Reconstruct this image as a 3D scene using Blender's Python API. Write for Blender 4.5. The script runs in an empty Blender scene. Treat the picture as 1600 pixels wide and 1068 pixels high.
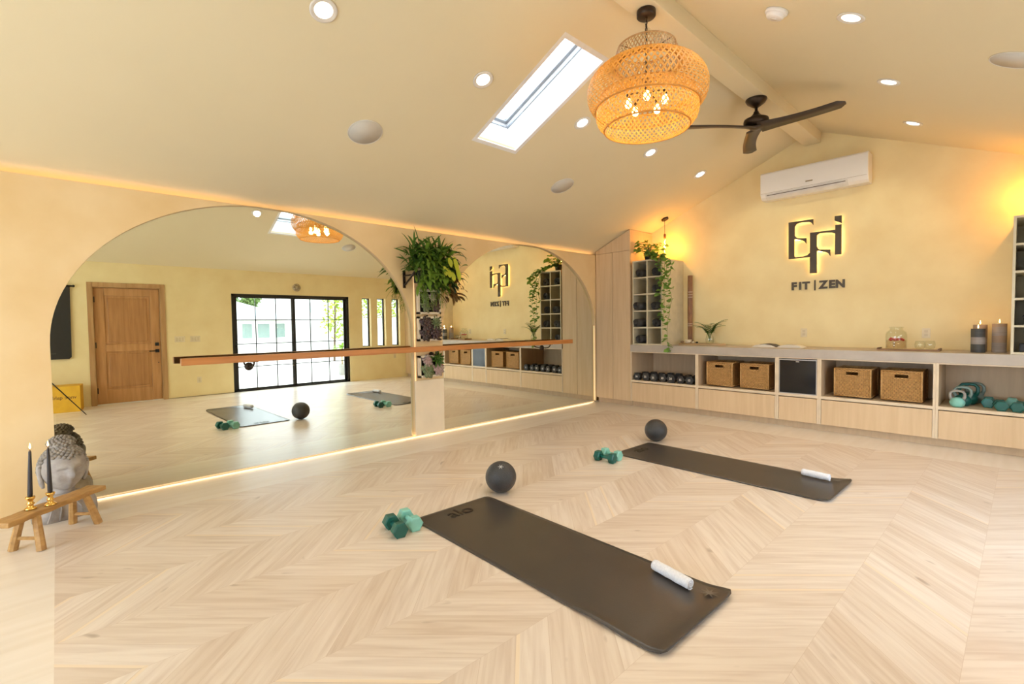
import bpy, bmesh, math, random
from mathutils import Vector, Matrix
PI = math.pi
R = random.Random(7)
SC = bpy.context.scene
COL = SC.collection

# ------------------------------------------------------------------ camera
cd = bpy.data.cameras.new('camera'); cam = bpy.data.objects.new('camera', cd); COL.objects.link(cam)
cd.sensor_fit = 'HORIZONTAL'; cd.sensor_width = 36.0; cd.lens = 756.16 / 1600 * 36; cd.clip_start = .02; cd.clip_end = 300
rt = Vector((0.68516331, 0.72826618, -0.01340215)); up = Vector((-0.01828711, 0.03559286, 0.99919904)); fw = Vector((-0.72815989, 0.68436944, -0.03770481))
cam.matrix_world = Matrix(((rt.x, up.x, -fw.x, 4.9872), (rt.y, up.y, -fw.y, 0), (rt.z, up.z, -fw.z, 1.33075), (0, 0, 0, 1)))
SC.camera = cam

# ------------------------------------------------------------------ view and sky
vs = SC.view_settings; vs.view_transform = 'Standard'; vs.look = 'None'; vs.gamma = 1; vs.use_curve_mapping = False
vs.exposure = -0.86
w = bpy.data.worlds.new('sky'); SC.world = w; w.use_nodes = True
nt = w.node_tree; bg = nt.nodes['Background']
tc = nt.nodes.new('ShaderNodeTexCoord'); nz = nt.nodes.new('ShaderNodeTexNoise'); nz.inputs['Scale'].default_value = 2.2; nz.inputs['Detail'].default_value = 5
mx = nt.nodes.new('ShaderNodeMix'); mx.data_type = 'RGBA'; mx.inputs[6].default_value = (.68, .83, 1, 1); mx.inputs[7].default_value = (.88, .94, 1, 1)
nt.links.new(tc.outputs['Generated'], nz.inputs['Vector']); nt.links.new(nz.outputs['Fac'], mx.inputs[0]); nt.links.new(mx.outputs[2], bg.inputs['Color'])
bg.inputs['Strength'].default_value = 15.5
cy = SC.cycles
cy.max_bounces = 8; cy.diffuse_bounces = 5; cy.glossy_bounces = 4; cy.transmission_bounces = 6; cy.transparent_max_bounces = 12
cy.caustics_reflective = False; cy.caustics_refractive = False; cy.sample_clamp_indirect = 6
cy.use_denoising = True

# ------------------------------------------------------------------ dimensions
W = 6.08; YB = 7.25; YC = 6.59; YF = -3.2; ZL = 2.50; SL = .42; XR = W / 2; ZR = ZL + SL * XR
def zc(x): return ZL + SL * (x if x < XR else W - x)
WARM = (1.0, .56, .20)

def light(name, kind, loc, energy, color, parent=None, size=.1, sizey=None, rot=(0, 0, 0), spot=None, blend=.5):
    l = bpy.data.lights.new(name, kind); l.energy = energy; l.color = color
    o = bpy.data.objects.new(name, l); COL.objects.link(o); o.location = loc; o.rotation_euler = rot
    if kind == 'AREA':
        l.size = size
        if sizey: l.shape = 'RECTANGLE'; l.size_y = sizey
    else: l.shadow_soft_size = size
    if kind == 'SPOT': l.spot_size = spot; l.spot_blend = blend
    if parent: o.parent = parent
    return o
def portal(name, loc, rot, sx, sy):
    l = bpy.data.lights.new(name, 'AREA'); l.shape = 'RECTANGLE'; l.size = sx; l.size_y = sy; l.cycles.is_portal = True
    o = bpy.data.objects.new(name, l); COL.objects.link(o); o.location = loc; o.rotation_euler = rot
# daylight openings, the emitters being the sky itself
portal('glass_door_portal', (W + .12, 3.82, 1.0), (0, PI / 2, 0), 2.0, 2.45)
portal('rear_window_portal', (3.0, YF - .12, 1.35), (-PI / 2, 0, 0), 4.4, 2.3)

# ------------------------------------------------------------------ materials
MATS = {}
def NT(m): return m.node_tree.nodes, m.node_tree.links
def mat(name, col, rough=.5, metal=0, col2=None, scale=(8, 8, 8), detail=3, bump=0, bscale=None, emit=0, ecol=None, spec=.5, alpha=None, sheen=0, coat=0, trans=0):
    if name in MATS: return MATS[name]
    m = bpy.data.materials.new(name); m.use_nodes = True; N, L = NT(m)
    b = N['Principled BSDF']; b.inputs['Roughness'].default_value = rough; b.inputs['Metallic'].default_value = metal
    b.inputs['Specular IOR Level'].default_value = spec; b.inputs['Coat Weight'].default_value = coat
    b.inputs['Transmission Weight'].default_value = trans
    if col2 is None: col2 = tuple(c * .88 for c in col[:3])
    t = N.new('ShaderNodeTexCoord'); mp = N.new('ShaderNodeMapping'); mp.inputs['Scale'].default_value = scale
    n = N.new('ShaderNodeTexNoise'); n.inputs['Scale'].default_value = 1; n.inputs['Detail'].default_value = detail
    r = N.new('ShaderNodeMapRange'); r.inputs[1].default_value = .32; r.inputs[2].default_value = .68
    x = N.new('ShaderNodeMix'); x.data_type = 'RGBA'; x.inputs[6].default_value = (*col[:3], 1); x.inputs[7].default_value = (*col2[:3], 1)
    L.new(t.outputs['Object'], mp.inputs[0]); L.new(mp.outputs[0], n.inputs['Vector']); L.new(n.outputs['Fac'], r.inputs[0]); L.new(r.outputs[0], x.inputs[0]); L.new(x.outputs[2], b.inputs['Base Color'])
    if bump:
        bn = N.new('ShaderNodeBump'); bn.inputs['Strength'].default_value = bump; bn.inputs['Distance'].default_value = .004
        if bscale:
            n2 = N.new('ShaderNodeTexNoise'); n2.inputs['Scale'].default_value = bscale; n2.inputs['Detail'].default_value = 4; L.new(t.outputs['Object'], n2.inputs['Vector']); L.new(n2.outputs['Fac'], bn.inputs['Height'])
        else: L.new(n.outputs['Fac'], bn.inputs['Height'])
        L.new(bn.outputs[0], b.inputs['Normal'])
    if emit:
        b.inputs['Emission Color'].default_value = (*(ecol or col)[:3], 1); b.inputs['Emission Strength'].default_value = emit
    MATS[name] = m; return m
def M(N, L, op, a, b=None, c=None):
    n = N.new('ShaderNodeMath'); n.operation = op
    for i, v in enumerate((a, b, c)):
        if v is None: continue
        if isinstance(v, (int, float)): n.inputs[i].default_value = v
        else: L.new(v, n.inputs[i])
    return n.outputs[0]
def floor_mat():
    m = bpy.data.materials.new('chevron_oak'); m.use_nodes = True; N, L = NT(m); b = N['Principled BSDF']
    g = N.new('ShaderNodeNewGeometry'); s = N.new('ShaderNodeSeparateXYZ'); L.new(g.outputs['Position'], s.inputs[0])
    X, Y = s.outputs[0], s.outputs[1]
    WC = .442; u = M(N, L, 'ADD', X, 10 * WC - 4.40 + 10 * WC)
    pp = M(N, L, 'PINGPONG', u, WC); v = M(N, L, 'ADD', M(N, L, 'ADD', Y, 20), pp)
    PW = .198; vi = M(N, L, 'DIVIDE', v, PW); idx = M(N, L, 'FLOOR', vi); fr = M(N, L, 'FRACT', vi)
    colm = M(N, L, 'FLOOR', M(N, L, 'DIVIDE', u, WC))
    cb = N.new('ShaderNodeCombineXYZ'); L.new(idx, cb.inputs[0]); L.new(colm, cb.inputs[1])
    wn = N.new('ShaderNodeTexWhiteNoise'); wn.noise_dimensions = '3D'; L.new(cb.outputs[0], wn.inputs['Vector'])
    # grain
    gc = N.new('ShaderNodeCombineXYZ'); L.new(M(N, L, 'MULTIPLY', M(N, L, 'SUBTRACT', M(N, L, 'MULTIPLY', pp, 2), v), 1.6), gc.inputs[0])
    L.new(M(N, L, 'MULTIPLY', v, 24), gc.inputs[1]); L.new(M(N, L, 'MULTIPLY', wn.outputs['Value'], 60), gc.inputs[2])
    gn = N.new('ShaderNodeTexNoise'); gn.inputs['Scale'].default_value = 1; gn.inputs['Detail'].default_value = 5; gn.inputs['Distortion'].default_value = .5; L.new(gc.outputs[0], gn.inputs['Vector'])
    c1 = N.new('ShaderNodeValToRGB'); e = c1.color_ramp.elements; e[0].color = (.66, .53, .43, 1); e[1].color = (.80, .69, .59, 1); e[0].position = .28; e[1].position = .62
    L.new(gn.outputs['Fac'], c1.inputs[0])
    hs = N.new('ShaderNodeHueSaturation'); L.new(c1.outputs[0], hs.inputs['Color'])
    L.new(M(N, L, 'ADD', M(N, L, 'MULTIPLY', wn.outputs['Value'], .13), .91), hs.inputs['Value']); L.new(M(N, L, 'ADD', M(N, L, 'MULTIPLY', wn.outputs['Value'], -.3), 1.1), hs.inputs['Saturation'])
    # knots
    kn = N.new('ShaderNodeTexNoise'); kn.inputs['Scale'].default_value = 1; kn.inputs['Detail'].default_value = 1
    kc = N.new('ShaderNodeCombineXYZ'); L.new(M(N, L, 'MULTIPLY', M(N, L, 'SUBTRACT', M(N, L, 'MULTIPLY', pp, 2), v), 4), kc.inputs[0]); L.new(M(N, L, 'MULTIPLY', v, 11), kc.inputs[1]); L.new(M(N, L, 'MULTIPLY', wn.outputs['Value'], 90), kc.inputs[2]); L.new(kc.outputs[0], kn.inputs['Vector'])
    kr = N.new('ShaderNodeMapRange'); kr.inputs[1].default_value = .74; kr.inputs[2].default_value = .84; L.new(kn.outputs['Fac'], kr.inputs[0])
    k1 = N.new('ShaderNodeMix'); k1.data_type = 'RGBA'; k1.inputs[7].default_value = (.22, .13, .08, 1); L.new(M(N, L, 'MULTIPLY', kr.outputs[0], .55), k1.inputs[0]); L.new(hs.outputs[0], k1.inputs[6])
    # seams
    ed = M(N, L, 'LESS_THAN', M(N, L, 'ABSOLUTE', M(N, L, 'SUBTRACT', fr, .5)), .494)
    uf = M(N, L, 'FRACT', M(N, L, 'DIVIDE', u, WC)); e2 = M(N, L, 'LESS_THAN', M(N, L, 'ABSOLUTE', M(N, L, 'SUBTRACT', uf, .5)), .4985)
    seam = M(N, L, 'MULTIPLY', ed, e2)
    # glints off bevelled board edges, painted as light slivers on some boards
    sv = M(N, L, 'MULTIPLY', M(N, L, 'LESS_THAN', fr, .12), M(N, L, 'GREATER_THAN', wn.outputs['Value'], .82))
    k2 = N.new('ShaderNodeMix'); k2.data_type = 'RGBA'; k2.inputs[7].default_value = (.86, .70, .50, 1); L.new(M(N, L, 'MULTIPLY', sv, .6), k2.inputs[0]); L.new(k1.outputs[2], k2.inputs[6])
    # field / border
    inf = M(N, L, 'MULTIPLY', M(N, L, 'MULTIPLY', M(N, L, 'GREATER_THAN', X, .65), M(N, L, 'LESS_THAN', X, 5.43)), M(N, L, 'MULTIPLY', M(N, L, 'GREATER_THAN', Y, -.055), M(N, L, 'LESS_THAN', Y, 6.03)))
    bc = N.new('ShaderNodeTexNoise'); bm = N.new('ShaderNodeMapping'); bm.inputs['Scale'].default_value = (14, 1.3, 1); bc.inputs['Scale'].default_value = 1; bc.inputs['Detail'].default_value = 5; L.new(g.outputs['Position'], bm.inputs[0]); L.new(bm.outputs[0], bc.inputs['Vector'])
    br = N.new('ShaderNodeValToRGB'); e = br.color_ramp.elements; e[0].color = (.80, .72, .62, 1); e[1].color = (.87, .80, .72, 1); e[0].position = .3; e[1].position = .65; L.new(bc.outputs['Fac'], br.inputs[0])
    fm = N.new('ShaderNodeMix'); fm.data_type = 'RGBA'; L.new(inf, fm.inputs[0]); L.new(br.outputs[0], fm.inputs[6]); L.new(k2.outputs[2], fm.inputs[7])
    sm = N.new('ShaderNodeMix'); sm.data_type = 'RGBA'; sm.inputs[6].default_value = (.60, .47, .37, 1)
    L.new(M(N, L, 'MAXIMUM', seam, M(N, L, 'SUBTRACT', 1, inf)), sm.inputs[0]); L.new(fm.outputs[2], sm.inputs[7]); L.new(sm.outputs[2], b.inputs['Base Color'])
    b.inputs['Roughness'].default_value = .34; b.inputs['Specular IOR Level'].default_value = .6; b.inputs['Coat Weight'].default_value = .3; b.inputs['Coat Roughness'].default_value = .22
    return m
def glass_mat(name, tint=(1, 1, 1), refl=.08):
    m = bpy.data.materials.new(name); m.use_nodes = True; N, L = NT(m); N.remove(N['Principled BSDF']); o = N['Material Output']
    t = N.new('ShaderNodeBsdfTransparent'); t.inputs[0].default_value = (*tint, 1); g = N.new('ShaderNodeBsdfGlossy'); g.inputs['Roughness'].default_value = .02
    f = N.new('ShaderNodeLayerWeight'); f.inputs[0].default_value = .5; x = N.new('ShaderNodeMixShader')
    L.new(M(N, L, 'MULTIPLY_ADD', M(N, L, 'POWER', f.outputs['Facing'], 4), .45, refl * .5), x.inputs[0]); L.new(t.outputs[0], x.inputs[1]); L.new(g.outputs[0], x.inputs[2]); L.new(x.outputs[0], o.inputs[0]); MATS[name] = m; return m
def trans_mat(name, col, mixf=.45, col2=None):
    m = bpy.data.materials.new(name); m.use_nodes = True; N, L = NT(m); b = N['Principled BSDF']; o = N['Material Output']
    t = N.new('ShaderNodeTexCoord'); n = N.new('ShaderNodeTexNoise'); n.inputs['Scale'].default_value = 14; L.new(t.outputs['Object'], n.inputs['Vector'])
    x = N.new('ShaderNodeMix'); x.data_type = 'RGBA'; x.inputs[6].default_value = (*col, 1); x.inputs[7].default_value = (*(col2 or tuple(c * .6 for c in col)), 1); L.new(n.outputs['Fac'], x.inputs[0])
    L.new(x.outputs[2], b.inputs['Base Color']); b.inputs['Roughness'].default_value = .5
    tr = N.new('ShaderNodeBsdfTranslucent'); L.new(x.outputs[2], tr.inputs[0]); ms = N.new('ShaderNodeMixShader'); ms.inputs[0].default_value = mixf
    L.new(b.outputs[0], ms.inputs[1]); L.new(tr.outputs[0], ms.inputs[2]); L.new(ms.outputs[0], o.inputs[0]); MATS[name] = m; return m
def wicker_mat():
    m = bpy.data.materials.new('wicker'); m.use_nodes = True; N, L = NT(m); b = N['Principled BSDF']
    t = N.new('ShaderNodeTexCoord'); s = N.new('ShaderNodeSeparateXYZ'); L.new(t.outputs['Object'], s.inputs[0])
    h = M(N, L, 'ADD', s.outputs[0], s.outputs[1]); a = M(N, L, 'SINE', M(N, L, 'MULTIPLY', h, 190)); c = M(N, L, 'SINE', M(N, L, 'MULTIPLY', s.outputs[2], 420))
    hh = M(N, L, 'MULTIPLY', a, c); n = N.new('ShaderNodeTexNoise'); n.inputs['Scale'].default_value = 30; L.new(t.outputs['Object'], n.inputs['Vector'])
    f = M(N, L, 'ADD', M(N, L, 'MULTIPLY', hh, .42), M(N, L, 'MULTIPLY_ADD', n.outputs['Fac'], .5, .25)); r = N.new('ShaderNodeValToRGB'); e = r.color_ramp.elements
    e[0].color = (.10, .04, .01, 1); e[1].color = (.66, .37, .12, 1); e[0].position = .15; e[1].position = .70; L.new(f, r.inputs[0]); L.new(r.outputs[0], b.inputs['Base Color'])
    bp = N.new('ShaderNodeBump'); bp.inputs['Strength'].default_value = .8; bp.inputs['Distance'].default_value = .004; L.new(hh, bp.inputs['Height']); L.new(bp.outputs[0], b.inputs['Normal']); b.inputs['Roughness'].default_value = .55
    MATS['wicker'] = m; return m

PL = mat('venetian_plaster', (.85, .72, .41), .55, col2=(.79, .64, .34), scale=(2.6, 2.6, 2.6), detail=6, bump=.15, spec=.3)
PLW = mat('arch_plaster', (.84, .65, .38), .55, col2=(.77, .56, .29), scale=(2.2, 2.2, 2.2), detail=6, bump=.15, spec=.3)
CEIL = mat('ceiling_paint', (.78, .69, .475), .7, col2=(.76, .67, .455), scale=(1, 1, 1), spec=.2)
WHITE = mat('white_paint', (.86, .86, .84), .5)
FLOOR = floor_mat()
OAK = mat('light_oak_veneer', (.70, .52, .32), .5, col2=(.64, .46, .27), scale=(26, 26, 1.6), detail=5)
OAKI = mat('cabinet_interior', (.60, .45, .29), .55, col2=(.53, .39, .25), scale=(20, 20, 2), detail=4)
TOP = mat('grey_counter', (.48, .42, .35), .4, col2=(.42, .36, .30), scale=(6, 6, 6), detail=6)
CREAM = mat('cream_lacquer', (.68, .61, .44), .45)
EDGE = mat('pale_shelf_edge', (.76, .62, .44), .45)
BLACK = mat('black_metal', (.02, .018, .016), .4, metal=.4)
BRONZE = mat('dark_bronze', (.045, .03, .02), .4, metal=.6)
RUB = mat('black_rubber', (.022, .022, .024), .55, col2=(.016, .016, .018), scale=(60, 60, 60), bump=.5)
MATM = mat('charcoal_mat', (.060, .050, .044), .30, col2=(.048, .041, .037), scale=(5, 5, 5), detail=6, bump=.1, bscale=160, spec=.5)
MATG = mat('mat_print', (.010, .009, .008), .45)
MATL = mat('mat_print_light', (.13, .115, .10), .4)
ROLLM = mat('rolled_mat_black', (.034, .032, .032), .5)
BARREW = mat('barre_wood', (.58, .25, .075), .38, col2=(.45, .17, .045), scale=(30, 1.5, 30), detail=5)
DOORW = mat('door_wood', (.52, .27, .10), .42, col2=(.40, .19, .065), scale=(22, 22, 1.8), detail=5)
BENCHW = mat('rustic_wood', (.52, .31, .11), .5, col2=(.36, .19, .06), scale=(7, 30, 30), detail=5)
GOLD = mat('polished_brass', (.85, .55, .16), .18, metal=1)
STONE = mat('grey_stone', (.46, .43, .41), .85, col2=(.30, .275, .26), scale=(16, 16, 16), detail=8, bump=.8)
STONED = mat('dark_stone_curls', (.36, .33, .30), .9, col2=(.22, .20, .18), scale=(30, 30, 30), detail=8, bump=.7)
CANDLE = mat('black_candle_wax', (.025, .020, .022), .4)
FLAME = mat('flame', (1, .72, .35), .5, emit=14, ecol=(1, .62, .25))
LED = mat('warm_led', (1, .7, .35), .5, emit=1.3, ecol=(1, .66, .34))
LENS = mat('lamp_lens', (1, .95, .85), .5, emit=7, ecol=(1, .90, .74))
BULB = mat('bulb_glow', (1, .8, .5), .4, emit=20, ecol=(1, .70, .32))
TRIM = mat('white_trim', (.82, .78, .72), .4)
CHROME = mat('trim_nickel', (.6, .55, .5), .25, metal=1)
MINT = mat('mint_vinyl', (.25, .60, .52), .38)
TEAL = mat('teal_vinyl', (.006, .105, .085), .38)
TEALM = mat('mid_teal_vinyl', (.03, .19, .18), .38)
GREYG = mat('grey_green_vinyl', (.22, .30, .27), .4)
CORAL = mat('dusty_grey_vinyl', (.33, .31, .28), .4)
TOWEL = mat('white_terry', (.86, .87, .92), .9, bump=.8, scale=(90, 90, 90))
PLASTIC = mat('white_plastic', (.84, .82, .79), .35, col2=(.83, .81, .78))
SPEAK = mat('speaker_grille', (.66, .63, .56), .7, scale=(300, 300, 300))
LEAFD = trans_mat('dark_green_leaf', (.065, .15, .018), .28, (.10, .22, .03))
LEAFM = trans_mat('mid_green_leaf', (.14, .27, .03), .3, (.24, .38, .05))
LEAFY = trans_mat('yellow_leaf', (.62, .62, .04), .35, (.45, .52, .05))
LEAFB = trans_mat('bronze_leaf', (.28, .13, .045), .3, (.16, .14, .04))
LEAFP = trans_mat('pothos_leaf', (.13, .30, .05), .3, (.26, .42, .09))
STEM = mat('plant_stem', (.20, .26, .07), .6)
SUCG = mat('succulent_green', (.13, .21, .08), .5, col2=(.24, .25, .14), scale=(20, 20, 20))
SUCP = mat('succulent_purple', (.115, .065, .07), .5, col2=(.06, .055, .045), scale=(20, 20, 20))
SUCPK = mat('succulent_pink', (.50, .33, .34), .5, col2=(.42, .36, .30), scale=(20, 20, 20))
SOIL = mat('dark_soil', (.012, .010, .008), .95, bump=1, scale=(60, 60, 60))
TERRA = mat('black_pot', (.02, .025, .02), .6)
GLASS = glass_mat('clear_glass'); VGLASS = glass_mat('vessel_glass', (.96, .97, .95))
BAMBOO = trans_mat('woven_bamboo', (.74, .44, .11), .42, (.52, .27, .05))
BAMBOOD = mat('bamboo_rim', (.50, .28, .08), .5)
WICK = wicker_mat(); WICKE = mat('wicker_edge', (.60, .36, .14), .55, col2=(.42, .22, .07), scale=(60, 60, 60), bump=.8)
SIGN = mat('sign_bronze', (.075, .055, .035), .45, metal=.3)
def mirror_mat():
    m = bpy.data.materials.new('mirror_silver'); m.use_nodes = True; N, L = NT(m); b = N['Principled BSDF']
    b.inputs['Metallic'].default_value = 1; b.inputs['Roughness'].default_value = 0.0; b.inputs['Base Color'].default_value = (.88, .91, .82, 1); return m
MIRROR = mirror_mat()

# ------------------------------------------------------------------ mesh helpers
class MB:
    def __init__(s): s.v = []; s.f = []; s.sm = []
    def add(s, vs, fs, smooth=False):
        o = len(s.v); s.v += [tuple(v) for v in vs]; s.f += [tuple(i + o for i in f) for f in fs]; s.sm += [smooth] * len(fs); return s
    def box(s, x0, x1, y0, y1, z0, z1):
        if x0 > x1: x0, x1 = x1, x0
        if y0 > y1: y0, y1 = y1, y0
        if z0 > z1: z0, z1 = z1, z0
        return s.add([(x0, y0, z0), (x1, y0, z0), (x1, y1, z0), (x0, y1, z0), (x0, y0, z1), (x1, y0, z1), (x1, y1, z1), (x0, y1, z1)],
                     [(0, 3, 2, 1), (4, 5, 6, 7), (0, 1, 5, 4), (1, 2, 6, 5), (2, 3, 7, 6), (3, 0, 4, 7)])
    def hexa(s, P): return s.add(P, [(0, 3, 2, 1), (4, 5, 6, 7), (0, 1, 5, 4), (1, 2, 6, 5), (2, 3, 7, 6), (3, 0, 4, 7)])
    def prism(s, poly, ax, a, b, smooth=False):
        def P(u, v, t): return {0: (t, u, v), 1: (u, t, v), 2: (u, v, t)}[ax]
        n = len(poly); vs = [P(u, v, a) for u, v in poly] + [P(u, v, b) for u, v in poly]
        fs = [tuple(range(n))[::-1], tuple(range(n, 2 * n))] + [(i, (i + 1) % n, n + (i + 1) % n, n + i) for i in range(n)]
        o = len(s.f); s.add(vs, fs)
        if smooth:
            for i in range(o + 2, len(s.f)): s.sm[i] = True
        return s
    def lathe(s, prof, n=24, c=(0, 0, 0), ax=2, smooth=True, cap=True):
        vs = []; fs = []
        for r, z in prof:
            for k in range(n):
                a = 2 * PI * k / n; p = (r * math.cos(a), r * math.sin(a), z)
                if ax == 0: p = (p[2], p[0], p[1])
                if ax == 1: p = (p[1], p[2], p[0])
                vs.append((p[0] + c[0], p[1] + c[1], p[2] + c[2]))
        m = len(prof)
        for i in range(m - 1):
            for k in range(n): fs.append((i * n + k, i * n + (k + 1) % n, (i + 1) * n + (k + 1) % n, (i + 1) * n + k))
        if cap:
            if prof[0][0] > 1e-6: fs.append(tuple(range(n))[::-1])
            if prof[-1][0] > 1e-6: fs.append(tuple((m - 1) * n + k for k in range(n)))
        return s.add(vs, fs, smooth)
    def tube(s, pts, r, n=8, smooth=True, closed=False):
        pts = [Vector(p) for p in pts]; m = len(pts); rs = r if isinstance(r, (list, tuple)) else [r] * m
        vs = []; ref = None
        for i, p in enumerate(pts):
            if closed: d = (pts[(i + 1) % m] - pts[i - 1]).normalized()
            else: d = (pts[min(i + 1, m - 1)] - pts[max(i - 1, 0)]).normalized()
            if ref is None: ref = d.orthogonal().normalized()
            ref = (ref - d * ref.dot(d)).normalized(); q = d.cross(ref)
            for k in range(n):
                a = 2 * PI * k / n; vs.append(p + (ref * math.cos(a) + q * math.sin(a)) * rs[i])
        fs = [(i * n + k, i * n + (k + 1) % n, (i + 1) * n + (k + 1) % n, (i + 1) * n + k) for i in range(m - 1) for k in range(n)]
        if closed: fs += [((m - 1) * n + k, (m - 1) * n + (k + 1) % n, (k + 1) % n, k) for k in range(n)]
        else: fs += [tuple(range(n))[::-1], tuple((m - 1) * n + k for k in range(n))]
        return s.add(vs, fs, smooth)
    def sphere(s, c, r, n=16, m=10, sc=(1, 1, 1)):
        return s.lathe([(max(1e-5, r * math.sin(PI * i / m)), -r * math.cos(PI * i / m)) for i in range(m + 1)], n, (0, 0, 0)).xf_last((m + 1) * n, lambda v: (v[0] * sc[0] + c[0], v[1] * sc[1] + c[1], v[2] * sc[2] + c[2]))
    def xf_last(s, k, fn):
        for i in range(len(s.v) - k, len(s.v)): s.v[i] = fn(s.v[i])
        return s
    def xf(s, mtx):
        s.v = [tuple(mtx @ Vector(v)) for v in s.v]; return s
    def leaf(s, p, d, L, wd, droop=.5, roll=0, seg=5, fold=.15):
        p = Vector(p); d = Vector(d).normalized(); side = d.cross(Vector((0, 0, 1)))
        if side.length < .05: side = Vector((1, 0, 0))
        side.normalize(); side = Matrix.Rotation(roll, 3, d) @ side
        vs = []; q = p.copy(); dd = d.copy()
        for i in range(seg + 1):
            t = i / seg; ww = wd * math.sin(PI * (t * .86 + .07)) ** .8 * .5 * (1 if i < seg else .15)
            nrm = side.cross(dd).normalized()
            vs += [q - side * ww + nrm * fold * ww, q, q + side * ww + nrm * fold * ww]
            q = q + dd * (L / seg); dd = (dd + Vector((0, 0, -droop / seg))).normalized()
        fs = []
        for i in range(seg):
            a = i * 3; fs += [(a, a + 1, a + 4, a + 3), (a + 1, a + 2, a + 5, a + 4)]
        return s.add(vs, fs, True)
    def build(s, name, m, parent=None, bevel=0, loc=None, seg=2):
        me = bpy.data.meshes.new(name); me.from_pydata(s.v, [], s.f); me.polygons.foreach_set('use_smooth', s.sm); me.materials.append(m); me.update()
        o = bpy.data.objects.new(name, me); COL.objects.link(o)
        if parent: o.parent = parent
        if loc: o.location = loc
        if bevel:
            b = o.modifiers.new('bevel', 'BEVEL'); b.width = bevel; b.segments = seg; b.limit_method = 'ANGLE'; b.harden_normals = False
        return o
def B(*a): return MB().box(*a)
def tag(o, label=None, cat=None, group=None, kind=None):
    if label: o['label'] = label
    if cat: o['category'] = cat
    if group: o['group'] = group
    if kind: o['kind'] = kind
    return o
def thing(name, label, cat, loc=(0, 0, 0), rz=0, group=None):
    o = bpy.data.objects.new(name, None); COL.objects.link(o); o.location = loc; o.rotation_euler = (0, 0, rz); o.empty_display_size = .05
    return tag(o, label, cat, group)
def struct(o): o['kind'] = 'structure'; return o
def copy_tree(o, parent=None):
    c = o.copy(); COL.objects.link(c); c.parent = parent
    for ch in list(o.children): copy_tree(ch, c)
    return c
def place(proto, used, loc, rz=0, label=None, group=None, cat=None):
    o = proto if not used else copy_tree(proto)
    o.location = loc; o.rotation_euler = (0, 0, rz); tag(o, label, cat, group); return o
def bez(p0, p1, p2, n=8):
    p0, p1, p2 = Vector(p0), Vector(p1), Vector(p2)
    return [p0 * (1 - t) ** 2 + p1 * 2 * t * (1 - t) + p2 * t * t for t in [i / n for i in range(n + 1)]]
def text_mesh(txt, size, ext, name, m, parent, mtx, bold=0):
    c = bpy.data.curves.new('t', 'FONT'); c.body = txt; c.size = size; c.extrude = ext; c.offset = bold; c.align_x = 'CENTER'; c.align_y = 'CENTER'; c.resolution_u = 3
    o = bpy.data.objects.new('t', c); COL.objects.link(o); bpy.context.view_layer.update()
    me = bpy.data.meshes.new_from_object(o.evaluated_get(bpy.context.evaluated_depsgraph_get())); bpy.data.objects.remove(o)
    me.name = name; me.transform(mtx); me.materials.clear(); me.materials.append(m)
    r = bpy.data.objects.new(name, me); COL.objects.link(r); r.parent = parent; return r

# ------------------------------------------------------------------ room shell
struct(B(-.3, W + .25, YF - .25, YB + .3, -.12, 0).build('floor', FLOOR))
def slope(x0, x1, y0, y1, t=.03):
    return [(x0, y0, zc(x0)), (x1, y0, zc(x1)), (x1, y1, zc(x1)), (x0, y1, zc(x0)), (x0, y0, zc(x0) + t), (x1, y0, zc(x1) + t), (x1, y1, zc(x1) + t), (x0, y1, zc(x0) + t)]
sx0, sx1, sy0, sy1 = 1.393, 2.487, 2.96, 3.456
cm = MB(); T = .03
Y0, Y1 = YF - .2, YB + .2
cm.hexa(slope(-.2, XR, Y0, sy0)); cm.hexa(slope(-.2, XR, sy1, Y1)); cm.hexa(slope(-.2, sx0, sy0, sy1)); cm.hexa(slope(sx1, XR, sy0, sy1))
struct(cm.build('ceiling', CEIL))
cm = MB()
def slr(x0, x1, y0, y1): return [(W - x1, y0, zc(x1)), (W - x0, y0, zc(x0)), (W - x0, y1, zc(x0)), (W - x1, y1, zc(x1)), (W - x1, y0, zc(x1) + T), (W - x0, y0, zc(x0) + T), (W - x0, y1, zc(x0) + T), (W - x1, y1, zc(x1) + T)]
for a in ((-.2, XR, Y0, sy0), (-.2, XR, sy1, Y1), (-.2, sx0, sy0, sy1), (sx1, XR, sy0, sy1)): cm.hexa(slr(*a))
struct(cm.build('ceiling', CEIL))
struct(B(XR - .095, XR + .095, YF, YB - .02, 3.6, ZR - .02).build('trim_1', CEIL, bevel=.004))
gable = [(-.2, 0), (W + .2, 0), (W + .2, ZL - .2 * SL + .25), (XR, ZR + .25), (-.2, ZL - .2 * SL + .25)]
struct(MB().prism(gable, 1, YB, YB + .2).build('wall_back', PL))
# wall behind the camera, with an assumed, unseen glazed opening widened for more daylight
g = MB(); g.box(-.2, .8, YF - .2, YF, 0, 2.6); g.box(5.2, W + .2, YF - .2, YF, 0, 2.6); g.box(.8, 5.2, YF - .2, YF, 0, .2)
g.prism([(-.2, 2.5), (W + .2, 2.5), (W + .2, ZL + .2), (XR, ZR + .2), (-.2, ZL + .2)], 1, YF - .2, YF)
struct(g.build('wall_front', PL))
wf = MB()
for x in (.8, 2.24, 3.7, 5.14): wf.box(x, x + .06, YF - .12, YF - .06, .2, 2.5)
for z in (.2, 2.44): wf.box(.8, 5.2, YF - .12, YF - .06, z, z + .06)
w5 = struct(wf.build('window_5', BLACK)); B(.86, 5.14, YF - .095, YF - .089, .26, 2.44).build('pane', GLASS, w5)
struct(B(-.2, -.065, YF, YB, 0, ZL - .02).build('wall_left', PLW))
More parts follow.
